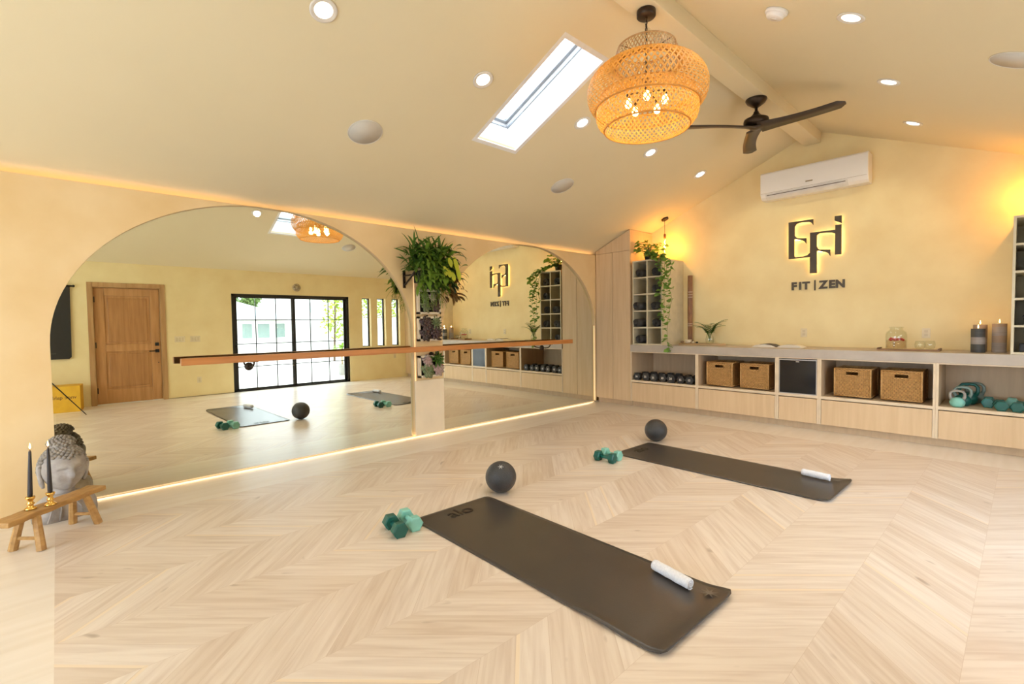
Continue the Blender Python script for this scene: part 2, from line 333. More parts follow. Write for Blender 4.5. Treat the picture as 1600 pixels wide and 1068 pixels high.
# right wall with its openings
DY0, DY1 = .47, 1.42; GY0, GY1 = 2.60, 5.09; WIN = [(5.42, 5.65), (5.82, 6.05), (6.22, 6.45)]
g = MB(); X0, X1 = W, W + .2
ys = [YF - .2, DY0, DY1, GY0, GY1] + [v for a in WIN for v in a] + [YB + .2]
g.box(X0, X1, YF - .2, DY0, 0, 2.6); g.box(X0, X1, DY0, DY1, 2.07, 2.6); g.box(X0, X1, DY1, GY0, 0, 2.6); g.box(X0, X1, GY0, GY1, 2.02, 2.6); g.box(X0, X1, GY1, WIN[0][0], 0, 2.6)
for i, (a, b) in enumerate(WIN):
    g.box(X0, X1, a, b, 0, .82); g.box(X0, X1, a, b, 2.0, 2.6)
    nx = WIN[i + 1][0] if i < 2 else YB + .2; g.box(X0, X1, b, nx, 0, 2.6)
struct(g.build('wall_right', PL))
for i, (a, b) in enumerate(WIN):
    f = MB(); x = W + .10; f.box(x, x + .04, a, a + .018, .82, 2.0); f.box(x, x + .04, b - .03, b, .82, 2.0); f.box(x, x + .04, a, b, .82, .84); f.box(x, x + .04, a, b, 1.98, 2.0)
    o = struct(f.build('window_%d' % (i + 1), BLACK)); B(x + .017, x + .023, a + .018, b - .03, .84, 1.98).build('pane', GLASS, o)
# skylights, one in each slope
nrm = Vector((-SL, 0, 1)).normalized(); dp = .36; SKW = mat('skylight_white', (.90, .90, .90), .5); SKF = mat('grey_skylight_frame', (.30, .33, .36), .4)
def skylight(name, flip):
    def F3(v): return Vector((W - v.x, v.y, v.z)) if flip else v
    def hx(f, P):
        P = [F3(Vector(p)) for p in P]
        if flip: P = [P[1], P[0], P[3], P[2], P[5], P[4], P[7], P[6]]
        f.hexa(P)
    c = [Vector((sx0, sy0, zc(sx0))), Vector((sx1, sy0, zc(sx1))), Vector((sx1, sy1, zc(sx1))), Vector((sx0, sy1, zc(sx0)))]
    f = MB(); o_ = [Vector((-.04, -.04, -.04 * SL)), Vector((.04, -.04, .04 * SL)), Vector((.04, .04, .04 * SL)), Vector((-.04, .04, -.04 * SL))]
    ci = Vector(((sx0 + sx1) / 2, (sy0 + sy1) / 2, zc((sx0 + sx1) / 2))); e = nrm * .002
    for i in range(4):
        a, b = c[i], c[(i + 1) % 4]; oa, ob = o_[i], o_[(i + 1) % 4]
        a = a + (ci - a) * .006; b = b + (ci - b) * .006
        hx(f, [a - e, b - e, b + ob - e, a + oa - e, a + nrm * dp, b + nrm * dp, b + ob + nrm * dp, a + oa + nrm * dp])
    sk = struct(f.build(name, SKW)); f = MB(); SX = Vector((1, 0, SL)).normalized()
    for off, wd, th in ((dp - .035, .035, .03), (dp - .09, .012, .015)):
        q = [v + nrm * off for v in c]; ins = [SX * wd + Vector((0, wd, 0)), -SX * wd + Vector((0, wd, 0)), -SX * wd - Vector((0, wd, 0)), SX * wd - Vector((0, wd, 0))]
        for i in range(4):
            j = (i + 1) % 4; hx(f, [q[i], q[j], q[j] + ins[j], q[i] + ins[i], q[i] + nrm * th, q[j] + nrm * th, q[j] + ins[j] + nrm * th, q[i] + ins[i] + nrm * th])
    f.build('skylight_frame', SKF, sk); f = MB(); q = [v + nrm * (dp + .002) for v in c]; hx(f, [*q, *[v + nrm * .006 for v in q]]); f.build('pane', GLASS, sk)
    xx = (sx0 + sx1) / 2 - .387 * (dp + .06); portal(name + '_portal', (W - xx if flip else xx, (sy0 + sy1) / 2, zc((sx0 + sx1) / 2) + .922 * (dp + .06)), (0, math.atan(SL) if flip else -math.atan(SL), 0), 1.15, .5)
skylight('window_4', False); skylight('window_6', True)

# ------------------------------------------------------------------ arched plaster panel and mirrors
XP = .035; ZT = 2.452
A1 = (1.51, 1.55, 1.24, 1.22); A2 = (5.03, 1.555, 1.245, 1.22)
def arch(y, A):
    d = (y - A[0]) / A[1]
    return A[3] + A[2] * math.sqrt(max(0, 1 - d * d))
g = MB(); zb = .015
def slab(y0, y1, za, zb_): g.add([(.0002, y0, za), (XP, y0, za), (XP, y1, zb_), (.0002, y1, zb_), (.0002, y0, ZT), (XP, y0, ZT), (XP, y1, ZT), (.0002, y1, ZT)], [(0, 3, 2, 1), (4, 5, 6, 7), (0, 1, 5, 4), (1, 2, 6, 5), (2, 3, 7, 6), (3, 0, 4, 7)])
slab(YF, A1[0] - A1[1], 0, 0); slab(A1[0] + A1[1], A2[0] - A2[1], zb, zb); slab(A2[0] + A2[1], YC + .0, zb, zb)
for A in (A1, A2):
    ts = [A[0] - A[1] * math.cos(PI * i / 56) for i in range(57)]
    for a, b in zip(ts[:-1], ts[1:]): slab(a, b, arch(a, A), arch(b, A))
struct(g.build('wall_left', PLW))
for k, (A, lab) in enumerate(((A1, 'tall arched wall mirror on the left, reflecting the wooden door'), (A2, 'arched wall mirror on the right, beside the tall oak cabinets'))):
    pts = [(A[0] - A[1] - .0, zb)] + [(A[0] - A[1] * math.cos(PI * i / 48), arch(A[0] - A[1] * math.cos(PI * i / 48), A)) for i in range(49)] + [(A[0] + A[1], zb)]
    g = MB().prism([(y, z) for y, z in pts], 0, -.010, 0.0)
    tag(g.build('arched_mirror', MIRROR), lab, 'mirror', 'arched mirrors')
# LED lines: floor line, ceiling cove, jamb lines
o = thing('led_strip', 'warm glowing light strip along the floor under the mirrors', 'light strip', (0, 0, 0))
B(-.012, -.004, -.04, 6.58, .003, .010).build('diffuser', LED, o)
light('led_lamp', 'AREA', (.004, 3.27, .012), 9, (1, .66, .34), o, size=.02, sizey=6.5, rot=(0, PI / 2 - .6 + PI, 0))
o = thing('led_strip', 'warm glowing cove light strip on top of the arched panel', 'light strip')
B(-.05, -.02, -1.6, 6.58, 2.40, 2.408).build('diffuser', LED, o)
light('led_lamp', 'AREA', (-.03, 2.5, 2.412), 5, (1, .60, .26), o, size=.03, sizey=8.2, rot=(PI, 0, 0))
o = thing('led_strip', 'vertical warm light strip in the corner beside the tall cabinet', 'light strip')
B(-.008, .012, 6.583, 6.5885, .03, 1.32).build('diffuser', LED, o)

# ------------------------------------------------------------------ barre
t = thing('ballet_barre', 'long orange-brown square wooden barre fixed across both mirrors', 'barre')
B(.145, .20, .741, 5.785, 1.018, 1.078).build('rail', BARREW, t, bevel=.004)
for y in (1.30, 3.30, 5.30):
    b = MB(); b.lathe([(.0, 0), (.035, 0), (.038, .004), (.036, .012), (.0, .014)], 20, (XP if y == 3.3 else 0.001, y, .965), ax=0)
    b.tube(bez((.01, y, .965), (.17, y, .955), (.17, y, 1.018)), .008)
    b.box(.15, .195, y - .03, y + .03, 1.014, 1.018); b.build('bracket', BRONZE, t)

# ------------------------------------------------------------------ pillar planters
PFR = mat('planter_cream', (.82, .73, .57), .5)
def rosette(mb, c, r, n=26, ax=Vector((1, 0, 0)), wd=.42, th=.18):
    c = Vector(c); a1 = ax.orthogonal().normalized(); a2 = ax.cross(a1)
    for i in range(n):
        t = i / n; ang = i * 2.39996; rr = r * (.25 + .75 * math.sqrt(t)); tilt = (1 - t) * 1.1 + .15
        d = (a1 * math.cos(ang) + a2 * math.sin(ang)) * math.cos(tilt) + ax * math.sin(tilt)
        s = ax.cross(d).normalized(); nn = d.cross(s).normalized(); L = rr; ww = L * wd
        P = [c, c + d * L * .45 - s * ww * .5, c + d * L * .8 - s * ww * .45, c + d * L, c + d * L * .8 + s * ww * .45, c + d * L * .45 + s * ww * .5, c + d * L * .55 + nn * L * th, c + d * L * .55 - nn * L * th * .6]
        mb.add(P, [(0, 1, 6), (1, 2, 6), (2, 3, 6), (3, 4, 6), (4, 5, 6), (5, 0, 6), (1, 0, 7), (2, 1, 7), (3, 2, 7), (4, 3, 7), (5, 4, 7), (0, 5, 7)], True)
def planter(z0, z1, label, plants):
    t = thing('wall_planter', label, 'planter', (XP, 3.265, z0), 0, 'stacked planters on the pillar')
    f = MB(); D = .05; y0, y1 = -.16, .16; h = z1 - z0; F = .024
    f.box(0, D, y0, y0 + F, 0, h); f.box(0, D, y1 - F, y1, 0, h); f.box(0, D, y0, y1, 0, F); f.box(0, D, y0, y1, h - F, h); f.box(0, .008, y0, y1, 0, h)
    f.build('frame', PFR, t)
    B(.008, .026, y0 + F, y1 - F, F, h - F).build('soil', SOIL, t)
    for (m, y, z, r, wd) in plants:
        q = MB(); rosette(q, (.03, y, z), r, 30, Vector((1, .1, .15)).normalized(), wd); q.build('succulent', m, t)
planter(1.46, 1.75, 'top planter box on the pillar, half covered by hanging plants', [(SUCG, -.06, .09, .10, .4), (SUCP, .07, .10, .10, .5), (SUCPK, .04, .20, .08, .4), (SUCG, -.06, .20, .08, .3)])
planter(1.14, 1.43, 'middle planter box on the pillar with dark purple succulents', [(SUCP, -.06, .20, .12, .55), (SUCG, .08, .21, .11, .25), (SUCP, -.07, .08, .11, .55), (SUCP, .07, .10, .12, .5), (SUCP, .01, .15, .07, .5)])
planter(.705, .965, 'bottom planter box on the pillar, under the barre', [(SUCPK, -.05, .19, .10, .45), (LEAFD, .09, .20, .13, .22), (SUCG, -.05, .08, .12, .6), (SUCPK, .10, .09, .11, .5)])
o = thing('led_strip', 'vertical warm light line on the pillar beside the planters', 'light strip')
B(XP, XP + .006, 3.072, 3.082, .67, 1.9).build('diffuser', LED, o)
struct(B(XP, XP + .02, 3.06, 3.47, zb, .67).build('trim_2', mat('pillar_cream', (.84, .73, .56), .55, scale=(3, 3, 3)), bevel=.002))
# hanging planter above
t = thing('hanging_planter', 'dark bracketed trough at the pillar top, overflowing with mixed green foliage', 'plant', (0, 0, 0))
B(.06, .25, 3.06, 3.50, 1.82, 1.95).build('trough', TERRA, t, bevel=.01)
for y in (2.95, 3.52):
    b = MB(); b.box(XP, XP + .012, y - .015, y + .015, 1.76, 1.96); b.tube([(XP + .006, y, 1.79), (.17, y, 1.86), (.27, y, 1.93)], .011); b.tube([(XP + .006, y, 1.90), (.27, y, 1.90)], .008); b.build('bracket', BRONZE, t)
B(.065, .245, 3.065, 3.495, 1.9, 1.955).build('soil', SOIL, t)
fm = MB()
for i in range(300):
    y = R.uniform(2.95, 3.35); x = R.uniform(.10, .28); a = R.uniform(-2.5, 2.5); z = R.uniform(1.95, 2.22)
    d = Vector((R.uniform(-.1, .9), R.uniform(-1.2, .8), R.uniform(-.2, 1.1)))
    fm.leaf((x, y, z), d, R.uniform(.14, .26), R.uniform(.022, .036), R.uniform(.3, 1.8), R.uniform(-.6, .6))
fm.build('narrow_leaf_foliage', LEAFD, t)
fm = MB()
for i in range(190):
    y = R.uniform(2.98, 3.42); z = R.uniform(1.78, 2.18); d = Vector((R.uniform(.2, 1), R.uniform(-.6, .6), R.uniform(-.5, .6)))
    fm.leaf((R.uniform(.2, .32), y, z), d, R.uniform(.10, .20), R.uniform(.03, .05), R.uniform(.8, 2), R.uniform(-.7, .7))
fm.build('bright_leaf_foliage', LEAFM, t)
fm = MB()
for i in range(95):
    y = R.uniform(3.22, 3.58); z = R.uniform(1.80, 2.26); d = Vector((R.uniform(.1, .9), R.uniform(-.2, .9), R.uniform(-.3, .6)))
    fm.leaf((R.uniform(.15, .3), y, z), d, R.uniform(.10, .17), R.uniform(.05, .08), R.uniform(1, 2.4), R.uniform(-.7, .7))
fm.build('broad_leaf_foliage', mat('philodendron_leaf', (.07, .17, .03), .4, col2=(.13, .22, .04)), t)
fm = MB()
for (y, z, L) in ((3.40, 2.12, .20), (3.43, 2.02, .20), (3.33, 2.10, .12), (3.31, 1.98, .12), (3.37, 1.94, .12), (3.26, 2.0, .12)):
    fm.leaf((.40, y, z), (.25, .05, -.7), L, .06, .5, .3)
fm.build('yellow_leaf', LEAFY, t)
fm = MB()
for i in range(80):
    y = R.uniform(3.34, 3.60); z = R.uniform(1.66, 1.98); d = Vector((R.uniform(.1, .9), R.uniform(-.2, .9), R.uniform(-.8, .2)))
    fm.leaf((R.uniform(.12, .3), y, z), d, R.uniform(.08, .16), R.uniform(.03, .05), R.uniform(.8, 2), R.uniform(-.7, .7))
fm.build('bronze_leaf_foliage', LEAFB, t)
fm = MB()
for i in range(46):
    y = R.uniform(3.0, 3.36); x = R.uniform(.24, .34); z = 1.95 + R.uniform(-.03, .05); L = R.uniform(.2, .45)
    pts = [Vector((x + .02 * math.sin(k), y + .015 * math.sin(k * 1.3 + i), z - L * k / 8)) for k in range(9)]; fm.tube(pts, .0018, 4)
    for k in range(26):
        p = pts[0].lerp(pts[-1], k / 26) + Vector((R.uniform(-.012, .012), R.uniform(-.012, .012), 0)); fm.leaf(p, (R.uniform(-1, 1), R.uniform(-1, 1), -.3), .022, .009, .5, 0, 2)
fm.build('trailing_foliage', LEAFM, t)
fm = MB()
for i in range(60):
    y = R.uniform(3.05, 3.5); d = Vector((R.uniform(.3, 1), R.uniform(-.5, .5), R.uniform(-.8, .1)))
    fm.leaf((R.uniform(.22, .3), y, R.uniform(1.78, 1.98)), d, R.uniform(.08, .13), R.uniform(.05, .07), R.uniform(.8, 2), R.uniform(-.7, .7))
fm.build('dark_round_foliage', mat('dark_round_leaf', (.03, .065, .03), .5), t)

# ------------------------------------------------------------------ cabinets on the back wall
YW = YB - .004
def tall(x0, x1, side, label):
    t = thing('tall_cabinet', label, 'cabinet')
    ztop = lambda x: zc(x) - .012
    xa, xb = x0 + .003, x1 - .003
    MB().prism([(xa, .10), (xb, .10), (xb, ztop(xb)), (xa, ztop(xa))], 1, YC + .022, YW).build('body', OAK, t)
    B(xa, xb, YC + .06, YW, 0, .10).build('toe_kick', OAKI, t)
    xm = x0 + .335 if side < 0 else x1 - .335
    for a, b in ((xa, xm - .002), (xm + .002, xb)): B(a + .001, b - .001, YC, YC + .02, .08, 2.455).build('door', OAK, t, bevel=.0015)
    if side < 0: P = [(xa, 2.46), (xb, 2.46), (xb, ztop(xb)), (xa, ztop(xa))]
    else: P = [(xa, 2.46), (xb, 2.46), (xb, ztop(xb)), (xa, ztop(xa))]
    MB().prism(P, 1, YC, YC + .02).build('top_panel', OAK, t)
tall(XP + .003, .705, -1, 'tall flat oak cabinet reaching the sloped ceiling beside the right mirror')
tall(5.41, W - .004, 1, 'tall flat oak cabinet in the corner by the narrow windows')
SEC = [(.705, 1.793, 'left', 'low oak cabinet holding the black dumbbells'), (1.793, 2.84, '', 'low oak cabinet holding the two left baskets'), (2.84, 3.305, '', 'narrow low oak cabinet around the black fridge'), (3.305, 4.355, '', 'low oak cabinet holding the two right baskets'), (4.355, 5.41, '', 'low oak cabinet holding the teal weights')]
for i, (a, b, _, lab) in enumerate(SEC):
    t = thing('base_cabinet', lab, 'cabinet', group='row of low oak cabinets')
    l = .0 if i else .0; a0 = a + .0005; b0 = b - .0005; e = .0215
    g = MB(); g.box(a0, a0 + e, YC + .002, YW, .10, .868); g.box(b0 - e, b0, YC + .002, YW, .10, .868); g.box(a0, b0, YC + .002, YW, .858, .868); g.box(a0 + e, b0 - e, YW - .012, YW, .10, .858); g.box(a0, b0, YC + .03, YW, .10, .12)
    g.build('body', OAKI, t)
    B(a0, b0, YC + .07, YW, 0, .10).build('toe_kick', OAKI, t)
    f = MB(); f.box(a0, a0 + e, YC - .001, YC + .002, .085, .868); f.box(b0 - e, b0, YC - .001, YC + .002, .085, .868); f.box(a0 + e, b0 - e, YC - .001, YC + .002, .856, .868); f.build('edge_banding', EDGE, t)
    B(a0 + e, b0 - e, YC, YW - .012, .388, .42).build('shelf', EDGE, t)
    B(a0 + e + .003, b0 - e - .003, YC, YC + .02, .085, .378).build('drawer', OAK, t, bevel=.0015)
tag(B(.709, 5.407, YC - .012, YW, .869, .975).build('countertop', TOP, bevel=.003), 'long thick grey-beige countertop over the low cabinets', 'countertop')
# baskets
def basket():
    t = thing('wicker_basket', '', 'basket')
    w2, d2, h = .172, .19, .325; th = .012
    g = MB(); g.box(-w2, w2, 0, th, 0, h - .075); g.box(-w2, -.06, 0, th, h - .075, h); g.box(.06, w2, 0, th, h - .075, h); g.box(-.06, .06, 0, th, h - .028, h)
    g.box(-w2, w2, 2 * d2 - th, 2 * d2, 0, h); g.box(-w2, -w2 + th, th, 2 * d2 - th, 0, h); g.box(w2 - th, w2, th, 2 * d2 - th, 0, h); g.box(-w2, w2, 0, 2 * d2, 0, .01)
    g.build('body', WICK, t, bevel=.003)
    g = MB()
    for z in (.012, h): g.tube([(-w2, 0, z), (w2, 0, z), (w2, 2 * d2, z), (-w2, 2 * d2, z)], .010, 8, closed=True)
    for x in (-w2, w2):
        for y in (0, 2 * d2): g.tube([(x, y, .01), (x, y, h)], .010, 8)
    g.build('rim', WICKE, t)
    g = MB(); g.tube([(-.06, .004, h - .075), (.06, .004, h - .075), (.06, .004, h - .03), (-.06, .004, h - .03)], .006, 6, closed=True); g.build('handle_hole_edge', WICKE, t)
    return t
bk = basket()
for i, (x, lab) in enumerate(((2.085, 'wicker basket beside the black dumbbells, leftmost of the four'), (2.545, 'wicker basket directly left of the black fridge'), (3.62, 'wicker basket directly right of the black fridge'), (4.065, 'wicker basket next to the teal kettlebells, rightmost of the four'))):
    place(bk, i, (x, 6.655, .432), 0, lab, 'wicker baskets on the open shelves', 'basket')
t = thing('mini_fridge', 'small black mini fridge built in at the middle of the low cabinets', 'fridge')
B(2.866, 3.279, YC + .03, YW - .1, .4205, .845).build('body', BLACK, t); B(2.872, 3.273, YC + .002, YC + .03, .432, .835).build('door', mat('black_glass', (.008, .008, .010), .12), t, bevel=.003)
g = MB(); g.box(2.866, 2.872, YC, YC + .03, .4205, .845); g.box(3.273, 3.279, YC, YC + .03, .4205, .845); g.box(2.872, 3.273, YC, YC + .03, .4205, .430); g.box(2.872, 3.273, YC, YC + .03, .837, .845); g.build('door_frame', mat('satin_steel', (.5, .45, .4), .35, metal=.9), t)
B(3.055, 3.09, YC - .001, YC + .002, .815, .822).build('badge', TRIM, t)
# cube racks
def rack(x0, x1, label):
    t = thing('cube_rack', label, 'shelf rack', group='cube racks on the countertop'); z0, z1 = .976, 2.28; e = .02; y0, y1 = YC + .01, YW
    g = MB(); g.box(x0, x0 + e, y0, y1, z0, z1); g.box(x1 - e, x1, y0, y1, z0, z1); xm = (x0 + x1) / 2; g.box(xm - e / 2, xm + e / 2, y0, y1, z0 + e, z1 - e)
    for k in range(6):
        z = z0 + (z1 - z0 - e) * k / 5; g.box(x0 + e, x1 - e, y0 + .001, y1, z, z + e)
    g.box(x0 + e, x1 - e, y1 - .01, y1, z0, z1); g.build('frame', CREAM, t); return x0, x1
rack(.74, 1.25, 'cream ten-cube rack of rolled mats beside the tall cabinet, under the pothos')
rack(4.885, 5.40, 'cream cube rack at the right end of the counter, by the pillar candles')
def rolled():
    t = thing('rolled_mat', '', 'yoga mat'); g = MB(); n = 120; turns = 4.5; pts = []
    for k in range(n):
        a = 2 * PI * turns * k / n; r = .018 + .044 * k / n; pts.append((r * math.cos(a), r * math.sin(a)))
    th = .0048; vs = []; fs = []; L = .60
    for (x, z) in pts:
        r = math.hypot(x, z); ux, uz = x / r, z / r
        for y in (0, L): vs += [(x - ux * th / 2, y, z - uz * th / 2), (x + ux * th / 2, y, z + uz * th / 2)]
    for k in range(n - 1):
        a = k * 4; b = a + 4; fs += [(a, a + 2, b + 2, b), (a + 1, b + 1, b + 3, a + 3), (a, b, b + 1, a + 1), (a + 2, a + 3, b + 3, b + 2)]
    g.add(vs, fs, True); g.build('roll', ROLLM, t); return t
rm = rolled(); n = 0
def cellz(r): return .996 + (2.28 - .976 - .02) / 5 * r + .0655
LN = ['bottom', 'second', 'third', 'fourth', 'top']
for (cx, side, rows) in ((.86, 'left', (4, 2, 1, 0)), (1.115, 'right', (4, 3, 2, 1))):
    for r in rows:
        place(rm, n, (cx - .02 + R.uniform(-.02, .02) if side == 'left' else cx + R.uniform(-.02, .03), YC - .035 + R.uniform(-.01, .03) if side == 'left' and r in (1, 2) else YC + .025, cellz(r)), 0,
              'black rolled mat in the %s row, %s column of the left rack' % (LN[r], side), 'rolled mats in the cube racks', 'yoga mat'); n += 1
for r in (1, 3):
    place(rm, n, (5.02, YC + .02, cellz(r)), 0, 'black rolled mat in the %s row of the right rack' % LN[r], 'rolled mats in the cube racks', 'yoga mat'); n += 1
place(rm, n, (5.27, YC + .02, cellz(2)), 0, 'black rolled mat in the outer column of the right rack', 'rolled mats in the cube racks', 'yoga mat')
# small dark things in the right rack
t = thing('yoga_block', 'dark wedge block in the bottom cube of the right rack', 'block', (5.02, 6.68, .9965)); B(-.08, .08, 0, .2, 0, .08).build('block', RUB, t, bevel=.01)
# pothos plants
def heart(mb, p, d, s):
    mb.leaf(p, d, s, s * .85, R.uniform(.4, 1.4), R.uniform(-.8, .8), 4, .25)
def pothos(x, y, z, vines, label, nx):
    t = thing('potted_pothos', label, 'plant', (x, y, z))
    MB().lathe([(.05, 0), (.055, .002), (.07, .11), (.075, .12), (.066, .12), (.062, .10), (0, .10)], 20).build('pot', TERRA, t)
    g = MB(); s = MB()
    for i in range(46):
        a = R.uniform(0, 2 * PI); L = R.uniform(.06, .26); h = R.uniform(.02, .17); p = Vector((math.cos(a) * L, max(-.14, min(.06, math.sin(a) * L)), .12 + h)); p.x = max(-.10, p.x) if x < 3 else max(-.12, min(.08, p.x))
        s.tube(bez((0, 0, .10), (p.x * .4, p.y * .4, .14 + h), p, 5), .0022, 4); heart(g, p, (math.cos(a), math.sin(a), .1), R.uniform(.06, .10))
    for pts in vines:
        P = [Vector(q) for q in pts]; path = []
        for k in range(len(P) - 1):
            for j in range(6): path.append(P[k].lerp(P[k + 1], j / 6) + Vector((R.uniform(-.008, .008), R.uniform(-.005, .005), 0)))
        s.tube(path, .0028, 5)
        for k, q in enumerate(path):
            for _ in range(R.choice((1, 1, 2))):
                heart(g, q + Vector((R.uniform(-.02, .02), R.uniform(-.03, 0), 0)), (R.uniform(-1, 1), R.uniform(-1, -.1), R.uniform(-.3, .4)), R.uniform(.055, .10))
    g.build('leaves', LEAFP, t); s.build('stems', STEM, t)
pothos(.93, 6.76, 2.2805, [[(0, 0, .12), (.16, -.05, .10), (.36, -.18, -.0), (.39, -.20, -.2), (.37, -.20, -.5), (.38, -.20, -.75), (.36, -.20, -.95)],
        [(0, 0, .12), (.2, -.1, .08), (.42, -.19, -.02), (.50, -.20, -.12), (.45, -.20, -.3), (.47, -.20, -.55)],
        [(0, 0, .12), (.2, -.15, .06), (.40, -.20, -.02), (.44, -.205, -.4), (.50, -.20, -.62), (.44, -.205, -.9), (.42, -.20, -1.2), (.48, -.205, -1.42)],
        [(0, 0, .12), (.1, -.16, .06), (.29, -.20, -.02), (.33, -.195, -.25), (.31, -.195, -.6)]], 'pothos with long trailing vines on top of the left cube rack', 1)
pothos(5.24, 6.76, 2.2805, [[(0, 0, .12), (.03, -.15, .08), (.04, -.18, -.0), (.05, -.19, .05)]], 'pothos on top of the right cube rack', 1)

# black hex dumbbells
def dumbbell(L, r, hw, m, hm, num=None, axis='y', sides=6, handle_r=.016):
    t = thing('dumbbell', '', 'dumbbell'); c = r * math.cos(PI / sides)
    for s in (-1, 1):
        g = MB(); y0 = s * (L / 2 - hw); y1 = s * L / 2; ch = r * .18
        rows = [(r * .80, y0), (r, y0 + s * ch * .6), (r, y1 - s * ch * .6), (r * .80, y1)]
        vs = []
        for rr, y in rows:
            for k in range(sides): a = 2 * PI * (k + .5) / sides + PI / 2 * 0; a = PI / sides + 2 * PI * k / sides - PI / 2; vs.append((rr * math.cos(a), y, c + rr * math.sin(a)))
        n = sides; fs = [(i * n + k, i * n + (k + 1) % n, (i + 1) * n + (k + 1) % n, (i + 1) * n + k) for i in range(3) for k in range(n)] + [tuple(range(n)), tuple(range(3 * n, 4 * n))]
        g.add(vs, fs); h = g.build('head', m, t)
        if num and s < 0:
            text_mesh(num, r * .62, .0006, 'number', TRIM, h, Matrix.Translation((0, y1 - .0004, c)) @ Matrix.Rotation(PI / 2, 4, 'X'), .001)
    MB().lathe([(handle_r, -L / 2 + hw * .9), (handle_r * 1.15, 0), (handle_r, L / 2 - hw * .9)], 14, (0, 0, c), ax=1).build('handle', hm, t)
    return t
nums = ['30', '25', '25', '20', '20', '15', '15']; rad = [.064, .069, .066, .069, .070, .063, .067]
for i in range(7):
    x = .80 + i * .1445
    t = dumbbell(.30, rad[i], .085, RUB, CHROME, nums[i]); t.location = (x, 6.76 + (.015 if i % 2 else 0), .4205); tag(t, 'black hex dumbbell, %s in the row beside the baskets' % ('first from the left', 'second from the left', 'third from the left', 'middle one', 'third from the right', 'second from the right', 'nearest the baskets')[i], 'dumbbell', 'black dumbbells on the left shelf')
# kettlebells
def kettlebell(s, m, hm, loc, rz, label):
    t = thing('kettlebell', label, 'kettlebell', loc, rz, 'kettlebells on the right shelf')
    MB().lathe([(0, 0), (.042 * s, 0), (.062 * s, .014 * s), (.075 * s, .045 * s), (.074 * s, .07 * s), (.055 * s, .105 * s), (.03 * s, .118 * s), (0, .12 * s)], 20).build('bell', m, t)
    pts = [(-.048 * s, 0, .085 * s), (-.068 * s, 0, .13 * s), (-.066 * s, 0, .17 * s), (-.045 * s, 0, .195 * s), (0, 0, .202 * s), (.045 * s, 0, .195 * s), (.066 * s, 0, .17 * s), (.068 * s, 0, .13 * s), (.048 * s, 0, .085 * s)]
    MB().tube(pts, [.019 * s, .016 * s, .0145 * s, .0145 * s, .0145 * s, .0145 * s, .0145 * s, .016 * s, .019 * s], 10).build('handle', hm, t)
kettlebell(.82, MINT, CORAL, (4.515, 6.68, .4205), 0, 'mint kettlebell with a grey handle, front of the row')
kettlebell(.95, TEAL, GREYG, (4.545, 6.82, .4205), 0, 'grey-green handled kettlebell right behind the mint one')
kettlebell(1.06, TEAL, TEAL, (4.58, 6.975, .4205), 0, 'dark teal kettlebell, third in the row from the front')
kettlebell(1.02, GREYG, GREYG, (4.62, 7.145, .4205), 0, 'large grey-green kettlebell at the back of the row')
for x, y, m, rz, lab in ((4.735, 6.86, TEALM, .0, 'mid-teal dumbbell at the back beside the kettlebells'), (4.825, 6.69, TEAL, .1, 'dark teal dumbbell at the shelf front, left of two'), (4.90, 6.93, MINT, 0, 'mint dumbbell behind the two dark teal ones on the shelf'), (4.955, 6.69, TEAL, -.2, 'dark teal dumbbell at the shelf front, right of two'), (5.04, 6.93, MINT, 0, 'mint dumbbell at the back of the shelf, farther right'), (5.09, 6.72, MINT, 0, 'mint dumbbell at the shelf front near the right edge of the photo')):
    t = dumbbell(.18, .054, .062, m, m); t.location = (x, y + .03, .4205); t.rotation_euler.z = rz; tag(t, lab, 'dumbbell', 'vinyl dumbbells on the right shelf')

# ------------------------------------------------------------------ counter items
CT = .9755
t = thing('wooden_tray', 'round-ended pale wood tray near the trailing pothos', 'tray', (1.68, 6.98, CT)); MB().prism([(.36 * math.cos(a), .11 * math.sin(a)) for a in [2 * PI * k / 36 for k in range(36)]], 2, 0, .025).build('board', mat('pale_tray_wood', (.50, .34, .17), .5), t, bevel=.004)
t = thing('carved_stick', 'tall carved brown wooden tube standing against the back wall', 'ornament', (1.41, 7.16, CT + .0005))
MB().lathe([(.034, 0), (.036, .25), (.036, .25), (.038, .5), (.037, .78), (.040, .80), (.037, .82), (.037, 1.06), (.028, 1.06), (.028, 1.0), (0, 1.0)], 18).build('shaft', mat('carved_bamboo', (.30, .15, .07), .5, col2=(.16, .07, .04), scale=(60, 60, 9), bump=.5), t)
g = MB()
for z in (.28, .31, .72, .76, .80): g.lathe([(.0405, z), (.042, z + .006), (.0405, z + .012)], 18, cap=False)
g.build('carved_bands', mat('pale_band', (.55, .42, .32), .6), t)
t = thing('candle_holder', 'small cream stone bowl candle on the pale wood tray', 'candle', (1.47, 6.98, CT + .0255)); MB().lathe([(.03, 0), (.045, .01), (.05, .05), (.04, .055), (.036, .045), (0, .045)], 18).build('bowl', mat('cream_stone', (.80, .70, .52), .6), t)
for i, (x, y, r, m) in enumerate(((1.56, 6.95, .022, CREAM), (1.60, 6.99, .018, TERRA), (1.39, 6.95, .025, mat('brown_pebble', (.25, .16, .09), .6)))):
    tag(MB().sphere((0, 0, r * .7), r, 12, 8, (1.2, 1, .7)).build('pebble', m, loc=(x, y, CT + .0257)), ('pale pebble beside the cream bowl candle', 'black pebble beside the cream bowl candle', 'brown pebble at the left end of the wood tray')[i], 'pebble', 'pebbles on the wood tray')
t = thing('glass_vase', 'clear glass vase holding green fern fronds on the wood tray', 'vase', (1.80, 6.98, CT + .0255))
